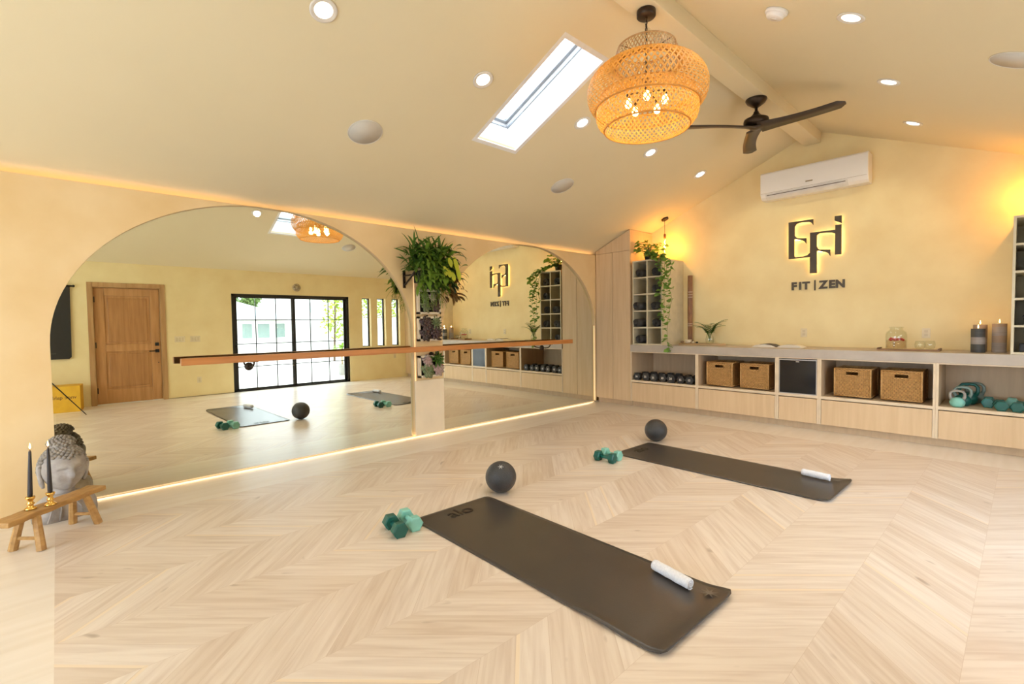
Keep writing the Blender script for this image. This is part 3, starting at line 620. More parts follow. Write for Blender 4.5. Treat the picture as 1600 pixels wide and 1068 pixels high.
MB().lathe([(.04, 0), (.055, .01), (.06, .06), (.045, .12), (.04, .16), (.036, .16), (.041, .12), (.055, .06), (.05, .014), (0, .012)], 22).build('vessel', VGLASS, t)
g = MB()
for i in range(13):
    a = i * 2.4; L = R.uniform(.22, .36); e = R.uniform(.5, 1.2); p = bez((0, 0, .03), (math.cos(a) * .04, math.sin(a) * .04, .22 + .1 * e), (math.cos(a) * L * .9, math.sin(a) * L * .45, .16 + .16 * e), 14)
    g.tube(p, .0022, 4)
    for k in range(4, 14):
        for s in (-1, 1):
            d = (p[k] - p[k - 1]).normalized(); sd = d.cross(Vector((0, 0, 1))).normalized() * s; g.leaf(p[k], sd + d * .5, .075 * (1 - (k - 4) / 16), .026, .5, 0, 3)
g.build('fern_fronds', LEAFD, t)
t = thing('open_book', 'open book lying on the counter below the logo', 'book', (2.76, 6.90, CT), .05)
g = MB()
for s in (-1, 1):
    pts = [(0, 0)] + [(s * .30 * k / 10, .035 * math.sin(PI * min(1, k / 10 * 1.0)) ** .6 + .004) for k in range(1, 11)] + [(s * .30, 0)]
    g.prism(pts if s > 0 else pts[::-1], 1, -.11, .11)
g.build('pages', mat('paper', (.78, .72, .62), .7), t)
g = MB(); pp = [(.0, .004), (-.06, .03), (-.14, .042), (-.20, .035), (-.20, .038), (-.14, .047), (-.06, .036), (.0, .012)]; g.prism(pp, 1, -.112, .108); g.build('raised_page', mat('dark_printed_page', (.05, .035, .03), .5), t)
t = thing('serving_tray', 'long dark brown wooden tray under the drink jar', 'tray', (4.09, 6.90, CT)); B(-.27, .27, -.10, .10, 0, .012).build('board', mat('dark_tray_wood', (.20, .09, .04), .45, col2=(.36, .22, .13), scale=(8, 30, 30)), t, bevel=.003)
g = MB(); g.box(-.27, -.255, -.10, .10, .0122, .028); g.box(.255, .27, -.10, .10, .0122, .028); g.build('handle_rail', mat('dark_tray_wood2', (.15, .07, .03), .45), t)
t = thing('drink_dispenser', 'glass drink jar with red fruit and a tap on the dark tray', 'drink dispenser', (3.98, 6.90, CT + .0125))
MB().lathe([(.0, .0), (.085, .0), (.095, .01), (.098, .15), (.09, .19), (.06, .215), (.058, .235), (.066, .24), (.066, .25), (.052, .25), (.052, .213), (.082, .187), (.092, .15), (.089, .014), (0, .010)], 26).build('jar', VGLASS, t)
MB().lathe([(0, .012), (.088, .016), (.089, .10), (0, .10)], 22).build('water', glass_mat('pink_water', (.97, .90, .84)), t)
g = MB()
for i in range(14): g.sphere((R.uniform(-.06, .06), R.uniform(-.06, .06), .10 + R.uniform(0, .02)), .014, 8, 6)
g.build('red_fruit', mat('strawberry', (.55, .04, .02), .4), t)
g = MB(); g.tube([(0, -.095, .055), (0, -.13, .055), (0, -.135, .03)], .008, 8); g.sphere((0, -.125, .075), .012, 8, 6); g.build('tap', CHROME, t)
for i, (x, y) in enumerate(((4.19, 6.87), (4.27, 6.91))):
    tag(MB().lathe([(.0, 0), (.025, 0), (.042, .02), (.048, .055), (.038, .095), (.036, .095), (.046, .055), (.040, .022), (0, .006)], 20).build('stemless_glass', VGLASS, loc=(x, y, CT + .0125)), ('stemless drinking glass right next to the drink jar', 'stemless drinking glass at the far right of the dark tray')[i], 'glass', 'stemless glasses on the dark tray')
MARB = (mat('candle_brown', (.34, .25, .19), .6), mat('candle_black', (.045, .045, .045), .6, col2=(.07, .07, .065), scale=(5, 5, 60)), mat('candle_grey', (.34, .30, .28), .6, col2=(.26, .23, .21), scale=(5, 5, 60)))
def flame(t, x, y, z, s=1, e=1.2):
    MB().lathe([(.0001, 0), (.005 * s, .008 * s), (.0055 * s, .016 * s), (.003 * s, .030 * s), (.0003, .042 * s)], 10, (x, y, z)).build('flame', FLAME, t)
    light('flame_light', 'POINT', (x, y, z + .02 * s), e, (1, .52, .18), t, size=.01)
def pillar(loc, r, bands, label, group='pillar candles on the counter'):
    t = thing('pillar_candle', label, 'candle', loc, 0, group); z = 0
    for k, (h, m) in enumerate(bands):
        last = k == len(bands) - 1; prof = [(0, z), (r, z), (r, z + h)] + ([(r - .006, z + h), (r - .01, z + h - .006), (0, z + h - .008)] if last else [(0, z + h)])
        MB().lathe(prof, 28, smooth=False).build('wax_band', m, t); z += h
    MB().lathe([(.0015, z - .008), (.001, z + .008)], 6).build('wick', BLACK, t); flame(t, 0, 0, z + .004)
pillar((4.65, 6.83, CT), .055, [(.085, MARB[1]), (.07, MARB[2]), (.085, MARB[1])], 'black and grey banded pillar candle, in front of the brown one')
pillar((4.655, 7.03, CT), .055, [(.15, MARB[2]), (.13, MARB[0])], 'brown-topped pillar candle hidden behind the black banded one')
pillar((4.80, 6.92, CT), .055, [(.10, MARB[2]), (.07, MARB[0]), (.09, MARB[2]), (.03, MARB[0])], 'tall grey-brown pillar candle beside the right cube rack')
def outlet(name, loc, ax, w_, h_, label, cat='outlet', n=1):
    t = thing(name, label, cat, loc)
    if ax == 'y':
        B(-w_ / 2, w_ / 2, -.006, 0, -h_ / 2, h_ / 2).build('plate', mat('cream_plate', (.78, .66, .44), .4), t, bevel=.002); g = MB()
        for z in (-.022, .022): g.box(-.016, .016, -.009, -.006, z - .014, z + .014)
        g.build('socket', mat('cream_socket', (.68, .56, .36), .4), t)
    else:
        B(-.006, 0, -w_ / 2, w_ / 2, -h_ / 2, h_ / 2).build('plate', mat('cream_plate', (.78, .66, .44), .4), t, bevel=.002)
        for k in range(n):
            y = (k - (n - 1) / 2) * .046; B(-.010, -.006, y - .016, y + .016, -.033, .033).build('switch' if n > 1 else 'socket', mat('cream_socket', (.68, .56, .36), .4), t)
outlet('wall_outlet', (2.955, YB - .001, 1.16), 'y', .075, .115, 'cream wall outlet above the counter near the open book')
outlet('wall_outlet', (4.20, YB - .001, 1.16), 'y', .075, .115, 'cream wall outlet behind the drinking glasses')
outlet('wall_switch', (W - .001, 1.705, 1.12), 'x', .165, .115, 'cream switch plate nearest the wooden door, seen in the mirror', 'switch', 3)
outlet('wall_switch', (W - .001, 1.955, 1.12), 'x', .165, .115, 'cream switch plate nearest the glass door, seen in the mirror', 'switch', 3)
outlet('wall_outlet', (W - .001, 2.0, .32), 'x', .075, .115, 'low cream outlet between the wooden door and the glass door')
outlet('wall_outlet', (W - .001, 6.28, .55), 'x', .075, .115, 'cream outlet below the narrow windows')

# ------------------------------------------------------------------ logo and lettering on the back wall
t = thing('wall_logo', 'backlit dark bronze EFI logo letters on the back wall', 'sign')
ys0, ys1 = YB - .055, YB - .035
def arcs(poly): return poly
E_ = [(2.774, 2.634), (3.063, 2.634), (3.064, 2.559), (3.045, 2.59), (3.012, 2.606), (2.949, 2.612), (2.90, 2.611), (2.87, 2.60), (2.849, 2.57), (2.849, 2.452), (2.865, 2.428), (2.887, 2.412), (2.988, 2.398), (2.986, 2.328), (2.965, 2.36), (2.935, 2.378), (2.846, 2.405), (2.846, 2.18), (2.86, 2.164), (2.953, 2.164), (3.00, 2.175), (3.031, 2.205), (3.031, 2.149), (2.778, 2.145)]
F_ = [(3.029, 2.462), (3.309, 2.461), (3.309, 2.412), (3.27, 2.432), (3.206, 2.440), (3.13, 2.439), (3.107, 2.42), (3.107, 2.283), (3.118, 2.25), (3.138, 2.233), (3.258, 2.219), (3.259, 2.137), (3.235, 2.175), (3.199, 2.196), (3.108, 2.221), (3.11, 1.933), (3.03, 1.937)]
for nm, P in (('letter_e', E_), ('letter_f', F_), ('letter_i', [(3.31, 2.52), (3.376, 2.518), (3.377, 2.145), (3.309, 2.147)]), ('letter_dot', [(3.302, 2.631), (3.376, 2.629), (3.377, 2.534), (3.301, 2.575)])):
    MB().prism(P, 1, ys0, ys1).build(nm, SIGN, t)
HALO = mat('halo_led', (1, .8, .4), .5, emit=22, ecol=(1, .66, .26))
g = MB(); y0, y1 = YB - .03, YB - .024
for a in ((2.79, 2.83, 2.17, 2.61), (2.83, 3.04, 2.615, 2.628), (2.85, 2.97, 2.385, 2.40), (2.85, 3.0, 2.152, 2.160), (3.045, 3.095, 1.95, 2.44), (3.1, 3.29, 2.446, 2.455), (3.12, 3.25, 2.205, 2.222), (3.325, 3.362, 2.16, 2.50), (3.32, 3.362, 2.57, 2.615)): g.box(a[0], a[1], y0, y1, a[2], a[3])
g.build('halo_light', HALO, t)
g = MB()
for (x, z) in ((2.80, 2.4), (3.07, 2.1), (3.34, 2.3), (3.34, 2.60), (3.06, 2.4)): g.tube([(x, YB - .001, z), (x, ys0 + .005, z)], .004, 6)
g.build('standoff', BLACK, t)
t = thing('wall_lettering', 'dark FIT ZEN lettering with a divider bar under the logo', 'sign')
for ch, xm, wd in (('F', 2.833, .066), ('I', 2.907, .03), ('T', 2.977, .085), ('Z', 3.174, .07), ('E', 3.27, .068), ('N', 3.361, .075)):
    text_mesh(ch, .135, .006, 'letter_' + ch.lower(), SIGN, t, Matrix.Translation((xm, YB - .010, 1.777)) @ Matrix.Rotation(PI / 2, 4, 'X'), .0065)
B(3.073, 3.087, YB - .018, YB - .002, 1.713, 1.846).build('divider_bar', SIGN, t)

# ------------------------------------------------------------------ air conditioner
t = thing('air_conditioner', 'white split air conditioner high on the back wall', 'air conditioner')
yb = YB - .002
prof = [(yb, 2.96), (yb - .16, 2.955), (yb - .20, 2.985), (yb - .225, 3.03), (yb - .228, 3.29), (yb - .21, 3.31), (yb, 3.315)]
MB().prism(prof, 0, 2.475, 3.675).build('housing', PLASTIC, t, bevel=.006)
B(2.56, 3.45, yb - .232, yb - .2235, 3.0, 3.006).build('outlet_slot', mat('slot_dark', (.08, .05, .04), .6), t)
MB().prism([(yb - .165, 2.953), (yb - .205, 2.985), (yb - .2275, 3.025), (yb - .2305, 3.025), (yb - .208, 2.982), (yb - .167, 2.949)], 0, 2.54, 3.47).build('louver', mat('ac_louver', (.78, .76, .72), .4), t)
B(3.02, 3.10, yb - .2295, yb - .2275, 3.085, 3.10).build('badge', CHROME, t)
B(2.485, 3.665, yb - .2290, yb - .2275, 3.034, 3.036).build('panel_gap', CHROME, t)

# ------------------------------------------------------------------ recessed ceiling lights, speakers, detector
th = math.atan(SL)
def downlight():
    t = thing('recessed_light', '', 'ceiling light')
    MB().lathe([(.052, -.001), (.085, -.001), (.085, -.006), (.076, -.010), (.054, -.002)], 28, cap=False).build('trim_ring', TRIM, t)
    MB().lathe([(0, -.0015), (.056, -.0015), (.056, -.0035), (0, -.0035)], 24).build('lens', LENS, t)
    light('downlight_lamp', 'SPOT', (0, 0, -.02), 32, (1, .86, .60), t, size=.05, spot=2.5, blend=.6)
    return t
dl = downlight(); n = 0
for side, x in (('left', 1.93), ('right', 4.16)):
    for k, y in enumerate((1.29, 2.59, 3.87, 5.14, 6.40)):
        o = dl if n == 0 else copy_tree(dl); n += 1
        o.location = (x, y, zc(x)); o.rotation_euler = (0, -th if side == 'left' else th, 0)
        tag(o, 'round recessed light on the %s slope, %s' % (side, ('nearest the camera', 'second from the camera', 'middle of five', 'second from the back wall', 'nearest the back wall')[k]), 'ceiling light', 'recessed ceiling lights')
def speaker(x, y, r, label):
    t = thing('ceiling_speaker', label, 'speaker', (x, y, zc(x)), 0, 'round ceiling speakers'); t.rotation_euler = (0, -th if x < XR else th, 0)
    MB().lathe([(0, -.004), (r - .006, -.004), (r - .006, -.002)], 40).build('grille', SPEAK, t)
    MB().lathe([(r - .006, -.001), (r, -.001), (r, -.005), (r - .005, -.006), (r - .006, -.002)], 40, cap=False).build('rim', TRIM, t)
speaker(1.115, 1.965, .145, 'large round flush speaker on the left slope, nearer the camera')
speaker(1.135, 4.485, .145, 'round flush speaker on the left slope toward the back wall')
speaker(4.915, 4.585, .145, 'round flush speaker on the right slope at the photo edge')
t = thing('smoke_detector', 'white round smoke detector on the right slope', 'smoke detector', (3.76, 3.72, zc(3.76))); t.rotation_euler = (0, th, 0)
MB().lathe([(.075, -.001), (.075, -.018), (.066, -.024), (.060, -.026), (.058, -.040), (.050, -.048), (0, -.050)], 30).build('housing', PLASTIC, t)
MB().lathe([(.022, -.0505), (.022, -.053), (0, -.053)], 20).build('test_button', TRIM, t)

# ------------------------------------------------------------------ woven chandelier
CX, CY = XR, 3.22
t = thing('woven_chandelier', 'big tiered woven bamboo pendant lamp glowing orange, hung from the ridge beam', 'pendant lamp', (CX, CY, 0))
MB().lathe([(0, 3.5995), (.066, 3.5995), (.068, 3.595), (.068, 3.560), (.062, 3.553), (0, 3.551)], 28).build('canopy', BRONZE, t)
g = MB(); z = 3.553
k = 0
while z > 3.30:
    pts = [Vector((.008 * math.cos(a) * (1 if k % 2 else .15), .008 * math.cos(a) * (.15 if k % 2 else 1), z - .014 + .016 * math.sin(a))) for a in [2 * PI * i / 10 for i in range(10)]]
    g.tube(pts, .0022, 5, closed=True); z -= .024; k += 1
g.tube([(.004, .004, 3.553), (-.006, .004, 3.45), (.005, -.003, 3.36), (0, 0, 3.30)], .003, 6); g.build('chain', BRONZE, t)
def spline(prof, n):
    P = [Vector((a, b, 0)) for a, b in prof]; L = [0]
    for i in range(len(P) - 1): L.append(L[-1] + (P[i + 1] - P[i]).length)
    out = []
    for k in range(n + 1):
        d = L[-1] * k / n
        for i in range(len(P) - 1):
            if d <= L[i + 1] + 1e-9: break
        f = (d - L[i]) / max(1e-9, L[i + 1] - L[i]); p0 = P[max(i - 1, 0)]; p1 = P[i]; p2 = P[i + 1]; p3 = P[min(i + 2, len(P) - 1)]
        q = .5 * ((2 * p1) + (p2 - p0) * f + (2 * p0 - 5 * p1 + 4 * p2 - p3) * f * f + (-p0 + 3 * p1 - 3 * p2 + p3) * f ** 3); out.append((q.x, q.y))
    return out
def weave(name, prof, n, wd, twist, seg=16, m=None):
    P = spline(prof, seg); g = MB()
    for sgn in (-1, 1):
        for k in range(n):
            a0 = 2 * PI * k / n; vs = []
            cen = []
            for i, (r, z) in enumerate(P):
                a = a0 + sgn * twist * i / seg; off = .0012 * sgn * (1 if (i + k) % 2 else -1); cen.append(Vector(((r + off) * math.cos(a), (r + off) * math.sin(a), z)))
            for i, p in enumerate(cen):
                d = (cen[min(i + 1, seg)] - cen[max(i - 1, 0)]).normalized(); nr = Vector((p.x, p.y, 0)).normalized(); s = d.cross(nr).normalized() * wd / 2
                vs += [p - s, p + s]
            g.add(vs, [(2 * i, 2 * i + 1, 2 * i + 3, 2 * i + 2) for i in range(seg)], False)
    for (r, z) in (P[0], P[-1]): g.tube([(r * math.cos(a), r * math.sin(a), z) for a in [2 * PI * k / 60 for k in range(60)]], .006, 6, closed=True)
    return g.build(name, m or BAMBOO, t)
weave('top_collar', [(.205, 3.335), (.222, 3.30), (.226, 3.25), (.218, 3.20)], 56, .0075, .34, 8, mat('bamboo_plain', (.52, .31, .12), .5, col2=(.36, .20, .07), scale=(30, 30, 30)))
weave('upper_shade', [(.222, 3.215), (.30, 3.195), (.385, 3.135), (.425, 3.06), (.428, 2.99), (.405, 2.93), (.372, 2.895)], 66, .0100, .75, 20)
weave('lower_shade', [(.335, 2.99), (.352, 2.93), (.366, 2.87), (.352, 2.81), (.305, 2.755)], 66, .0092, .55, 14)
g = MB(); g.tube([(0, 0, 3.31), (0, 0, 2.95)], .008, 8); g.sphere((0, 0, 2.99), .025, 12, 8)
bl = [(.135 * math.cos(a), .135 * math.sin(a), 2.955) for a in [2 * PI * k / 5 + .25 for k in range(5)]]
for b in bl: g.tube(bez((0, 0, 3.0), (b[0] * .6, b[1] * .6, 3.02), (b[0], b[1], 2.99)), .006, 6); g.lathe([(.014, 2.965), (.014, 3.0)], 10, (b[0], b[1], 0))
for a in range(3): q = 2 * PI * a / 3; g.tube([(0, 0, 3.30), (.205 * math.cos(q), .205 * math.sin(q), 3.33)], .004, 6)
g.build('lamp_frame', BRONZE, t)
for b in bl:
    MB().lathe([(.0001, 2.895), (.018, 2.905), (.026, 2.925), (.018, 2.95), (.011, 2.966)], 14, (b[0], b[1], 0)).build('bulb', BULB, t)
    light('bulb_light', 'POINT', (b[0], b[1], 2.87), 5, (1, .54, .18), t, size=.03)

# ------------------------------------------------------------------ ceiling fan
t = thing('ceiling_fan', 'dark bronze three-blade ceiling fan hung from the ridge beam', 'ceiling fan', (XR, 5.32, 0))
MB().lathe([(0, 3.5995), (.10, 3.5995), (.102, 3.59), (.085, 3.56), (.045, 3.53), (.022, 3.515), (0, 3.515)], 28).build('canopy', BRONZE, t)
MB().lathe([(.014, 3.52), (.014, 3.44)], 12).build('downrod', BRONZE, t)
MB().lathe([(0, 3.475), (.022, 3.475), (.028, 3.455), (.05, 3.43), (.085, 3.405), (.115, 3.395), (.12, 3.375), (.118, 3.35), (.105, 3.335), (.06, 3.325), (0, 3.32)], 32).build('motor', BRONZE, t)
for ang in (-.02, 2.0, 4.03):
    g = MB(); vs = []; n = 14
    for i in range(n + 1):
        s = i / n; r = .03 + .75 * s; wd = .048 + .026 * s + (.04 * (1 - s) ** 3); wd *= (1 if s < .93 else math.sqrt(max(.05, 1 - ((s - .93) / .07) ** 2 * .9)))
        tw = .28 * (1 - s * .6); zz = 3.315 - .01 * s; b = .03 * math.sin(PI * s)
        for q, th_ in ((-1, 0), (-.3, .006), (.5, .006), (1, 0)): vs.append((r, q * wd + b, zz + q * wd * math.tan(tw) * -1 + th_))
        for q, th_ in ((1, -.003), (-1, -.003)): vs.append((r, q * wd + b, zz + q * wd * math.tan(tw) * -1 + th_ - .004))
    fs = []
    for i in range(n):
        a = i * 6
        for k in range(6): fs.append((a + k, a + (k + 1) % 6, a + 6 + (k + 1) % 6, a + 6 + k))
    fs += [tuple(range(6))[::-1], tuple(range(n * 6, n * 6 + 6))]
    g.add(vs, fs, True); o = g.build('blade', mat('fan_blade', (.050, .034, .024), .4), t); o.rotation_euler.z = ang
MB().lathe([(0, 3.318), (.07, 3.316), (.055, 3.302), (.02, 3.295), (0, 3.294)], 24).build('hub_cap', mat('fan_blade', (.1, .07, .05)), t)

# ------------------------------------------------------------------ single bulb pendants
def pend(x, y, label):
    t = thing('bulb_pendant', label, 'pendant lamp', (x, y, 0), 0, 'single bulb pendants'); zz = zc(x)
    cn = MB().lathe([(0, 0), (.055, 0), (.055, -.018), (.048, -.022), (0, -.022)], 24); o = cn.build('canopy', BRONZE, t, loc=(0, 0, zz)); o.rotation_euler.y = -th if x < XR else th
    g = MB().tube([(0, 0, zz - .015), (0, 0, 2.71)], .003, 6).build('cord', BLACK, t)
    MB().lathe([(.0, 2.71), (.016, 2.71), (.018, 2.70), (.018, 2.64), (0, 2.64)], 16).build('socket', mat('copper_socket', (.30, .12, .05), .35, metal=.7), t)
    MB().lathe([(.015, 2.64), (.028, 2.60), (.036, 2.54), (.034, 2.47), (.02, 2.42), (.0001, 2.405)], 18, cap=False).build('glass_bulb', VGLASS, t)
    MB().tube([(.008 * math.cos(k * 1.1), .008 * math.sin(k * 1.1), 2.62 - k * .012) for k in range(17)], .003, 5).build('filament', BULB, t)
    light('bulb_light', 'POINT', (0, -.0, 2.52), 26, (1, .40, .06), t, size=.03)
pend(1.06, 7.02, 'bare amber bulb pendant above the left cube rack'); pend(5.02, 7.02, 'bare amber bulb pendant above the right cube rack')

# ------------------------------------------------------------------ yoga mats, balls, towels, floor dumbbells
def star_poly(r, n=8):
    return [(r * (1 if k % 2 == 0 else .28) * math.cos(PI * k / n), r * (1 if k % 2 == 0 else .28) * math.sin(PI * k / n)) for k in range(2 * n)]
def yoga(loc, rz, label, curl):
    t = thing('yoga_mat', label, 'yoga mat', loc, rz, 'yoga mats on the floor'); L, Wd, th_ = 1.88, .66, .005; rc = .045
    nx, ny = 60, 22; g = MB(); top = []; bot = []
    def edge(x):
        d = min(x, L - x)
        return rc - math.sqrt(max(0, rc * rc - (rc - d) ** 2)) if d < rc else 0
    for i in range(nx + 1):
        x = L * i / nx if 2 <= i <= nx - 2 else {0: .0005, 1: .015, nx - 1: L - .015, nx: L - .0005}[i]; e = edge(x)
        for j in range(ny + 1):
            y = e + (Wd - 2 * e) * j / ny; z = 0
            z += .016 * max(0, (x - 1.74) / .14) ** 2 + .004 * max(0, (.05 - x) / .05)
            z += .011 * math.exp(-((y - 0) / .035) ** 2) * (math.exp(-((x - 1.55) / .16) ** 2) + .5 * math.exp(-((x - 1.15) / .1) ** 2)) * curl
            z += .0016 * (math.sin(x * 9 + y * 3) * .5 + .5) * math.exp(-(y / .3) ** 2)
            z += .014 * math.exp(-((y - Wd) / .05) ** 2) * max(0, (x - 1.70) / .18) ** 1.5
            top.append((x, y, z + th_)); bot.append((x, y, z + .0003))
    n = (nx + 1) * (ny + 1); w1 = ny + 1; fs = []
    for i in range(nx):
        for j in range(ny):
            a = i * w1 + j; fs.append((a, a + w1, a + w1 + 1, a + 1)); fs.append((n + a, n + a + 1, n + a + w1 + 1, n + a + w1))
    for i in range(nx):
        for j in (0, ny): a = i * w1 + j; fs.append((a, a + w1, n + a + w1, n + a) if j else (a + w1, a, n + a, n + a + w1))
    for j in range(ny):
        for i in (0, nx): a = i * w1 + j; fs.append((a, a + 1, n + a + 1, n + a) if i == 0 else (a + 1, a, n + a, n + a + 1))
    g.add(top + bot, fs, True); g.build('mat_sheet', MATM, t)
    text_mesh('alo', .17, .0004, 'logo_print', MATG, t, Matrix.Translation((.112, .31, .0085)) @ Matrix.Rotation(PI / 2, 4, 'Z'), .001)
    MB().prism([(1.80 + a, .56 + b) for a, b in star_poly(.045)], 2, .0200, .0206).build('sun_print', MATL, t)
yoga((2.150, 1.722, .0005), -.0174, 'black yoga mat nearest the camera, with a white towel', 1)
yoga((2.152, 4.056, .0005), -.0138, 'black yoga mat farther away, toward the oak cabinets', .5)
def ball(loc, label, logo):
    t = thing('slam_ball', label, 'exercise ball', loc, 0, 'textured black exercise balls'); r = .122
    MB().sphere((0, 0, r), r, 48, 28).build('ball', mat('ball_rubber', (.045, .045, .048), .42, col2=(.028, .028, .03), scale=(150, 150, 150), bump=.9), t)
    for k, q in enumerate(star_poly(.018, 6)): pass
    if logo:
        d = Vector((.43, -.38, .82)).normalized(); a1 = d.orthogonal().normalized(); a2 = d.cross(a1); P = [d * (r + .0022) + a1 * x + a2 * y for x, y in star_poly(.023, 6)]; Q = [p - d * .004 for p in P]
        n = len(P); g = MB().add([p + Vector((0, 0, r)) for p in P + Q], [tuple(range(n))] + [(i, (i + 1) % n, n + (i + 1) % n, n + i) for i in range(n)]); g.build('logo_print', MATL if False else mat('print_silver', (.5, .5, .5), .5), t)
ball((2.156, 2.520, .0), 'textured black ball beside the nearer yoga mat', True)
ball((2.170, 4.835, .0), 'textured black ball beside the farther yoga mat', False)
def rotdb(m, loc, rz, label):
    t = dumbbell(.215, .052, .058, m, m); t.location = loc; t.rotation_euler = (0, 0, rz); tag(t, label, 'dumbbell', 'vinyl dumbbells beside the yoga mats'); return t
def dbl(a, b, m, label):
    a = Vector(a); b = Vector(b); c = (a + b) / 2; d = b - a; rotdb(m, (c.x, c.y, 0.0), math.atan2(d.y, d.x) - PI / 2, label)
dbl((2.135, 1.555), (2.320, 1.525), TEAL, 'dark teal dumbbell on the floor by the nearer mat')
dbl((2.120, 1.672), (2.300, 1.645), MINT, 'mint dumbbell touching the corner of the nearer mat')
dbl((2.160, 3.782), (2.325, 3.790), TEAL, 'dark teal dumbbell on the floor by the farther mat')
dbl((2.135, 3.915), (2.320, 3.900), MINT, 'mint dumbbell touching the corner of the farther mat')
def towel(p, q, label, r=.029):
    p = Vector(p); q = Vector(q); d = q - p; t = thing('rolled_towel', label, 'towel', ((p.x + q.x) / 2, (p.y + q.y) / 2, .0095), math.atan2(d.y, d.x), 'rolled white towels'); L = d.length
    g = MB(); n = 22; m = 18; rows = []
    for i in range(n + 1):
        s = i / n; x = (s - .5) * L; rr = r * (1 - .07 * math.sin(s * 9) - .13 * math.exp(-((s - .52) / .12) ** 2)); rr *= (1 if 0 < i < n else .9); rows.append((rr, x))
    g.lathe(rows, m, (0, 0, r * .98), ax=0); g.build('roll', TOWEL, t)
    g = MB()
    for s in (-1, 1):
        pts = [(s * (L / 2 + .001), (.005 + .0011 * k) * math.cos(k * .55), r * .98 + (.005 + .0011 * k) * math.sin(k * .55)) for k in range(22)]; g.tube(pts, .0022, 5)
    g.build('rolled_end', TOWEL, t)
towel((3.650, 2.278), (3.875, 2.228), 'rolled white towel on the nearer yoga mat'); towel((3.700, 4.590), (3.905, 4.565), 'rolled white towel on the farther yoga mat')

# ------------------------------------------------------------------ bench, candlesticks, stone bust
ax_ = Vector((-.724, .690, 0)); sd = Vector((.690, .724, 0)); org = Vector((.868, -.177, 0))
rzb = math.atan2(ax_.y, ax_.x)
t = thing('wooden_bench', 'small rustic wooden bench with splayed legs by the left mirror', 'bench', (org.x, org.y, 0), rzb)
g = MB(); vs = []; n = 16
for i in range(n + 1):
    s = -.16 + .66 * i / n; w_ = .062 + .006 * math.sin(i * 1.3); zt = .232 + .0015 * math.sin(i * 2)
    vs += [(s, -w_, .20), (s, w_ - .004 * math.sin(i), .20), (s, w_, zt), (s, -w_ - .003 * math.cos(i * 1.7), zt)]
fs = [(0, 3, 2, 1)] + [tuple(4 * n + k for k in range(4))]
for i in range(n):
    a = 4 * i
    for k in range(4): fs.append((a + k, a + (k + 1) % 4, a + 4 + (k + 1) % 4, a + 4 + k))
g.add(vs, fs); g.build('seat', BENCHW, t, bevel=.006)
for s, fx in ((.02, 0), (.36, .40)):
    for q in (-1, 1): MB().tube([(fx, q * .088, 0), (fx + (s - fx) * .5, q * .066, .11), (s, q * .045, .205)], [.024, .022, .021], 8, smooth=False).build('leg', BENCHW, t)
    MB().tube([(fx + (s - fx) * .35, -.074, .072), (fx + (s - fx) * .35, .074, .072)], .011, 6, smooth=False).build('stretcher', BENCHW, t)
def candlestick(x, y, lean, label, lab2):
    t = thing('candlestick', label, 'candlestick', (x, y, .2335), 0, 'brass candlesticks on the bench')
    MB().lathe([(0, 0), (.030, 0), (.031, .006), (.022, .012), (.014, .020), (.013, .026), (.020, .034), (.014, .042), (.012, .052), (.020, .062), (.024, .072), (.022, .078), (.013, .078), (.0, .074)], 24).build('stem', GOLD, t)
    c_ = thing('taper_candle', lab2, 'candle', (x, y, .2335 + .0745), 0, 'black taper candles'); c_.rotation_euler = (lean[0], lean[1], 0)
    MB().lathe([(0, 0), (.0115, 0), (.0125, .02), (.010, .16), (.007, .275), (.003, .288), (0, .289)], 16).build('wax', CANDLE, c_)
    MB().lathe([(.001, .288), (.001, .297)], 6).build('wick', BLACK, c_); flame(c_, 0, 0, .293, .9, .6)
candlestick(.815, -.155, (-.03, -.05), 'brass candlestick at the left end of the bench', 'lit black taper candle on the left')
candlestick(.800, -.066, (.0, -.012), 'brass candlestick in the middle of the bench, before the stone head', 'lit black taper candle before the stone head')
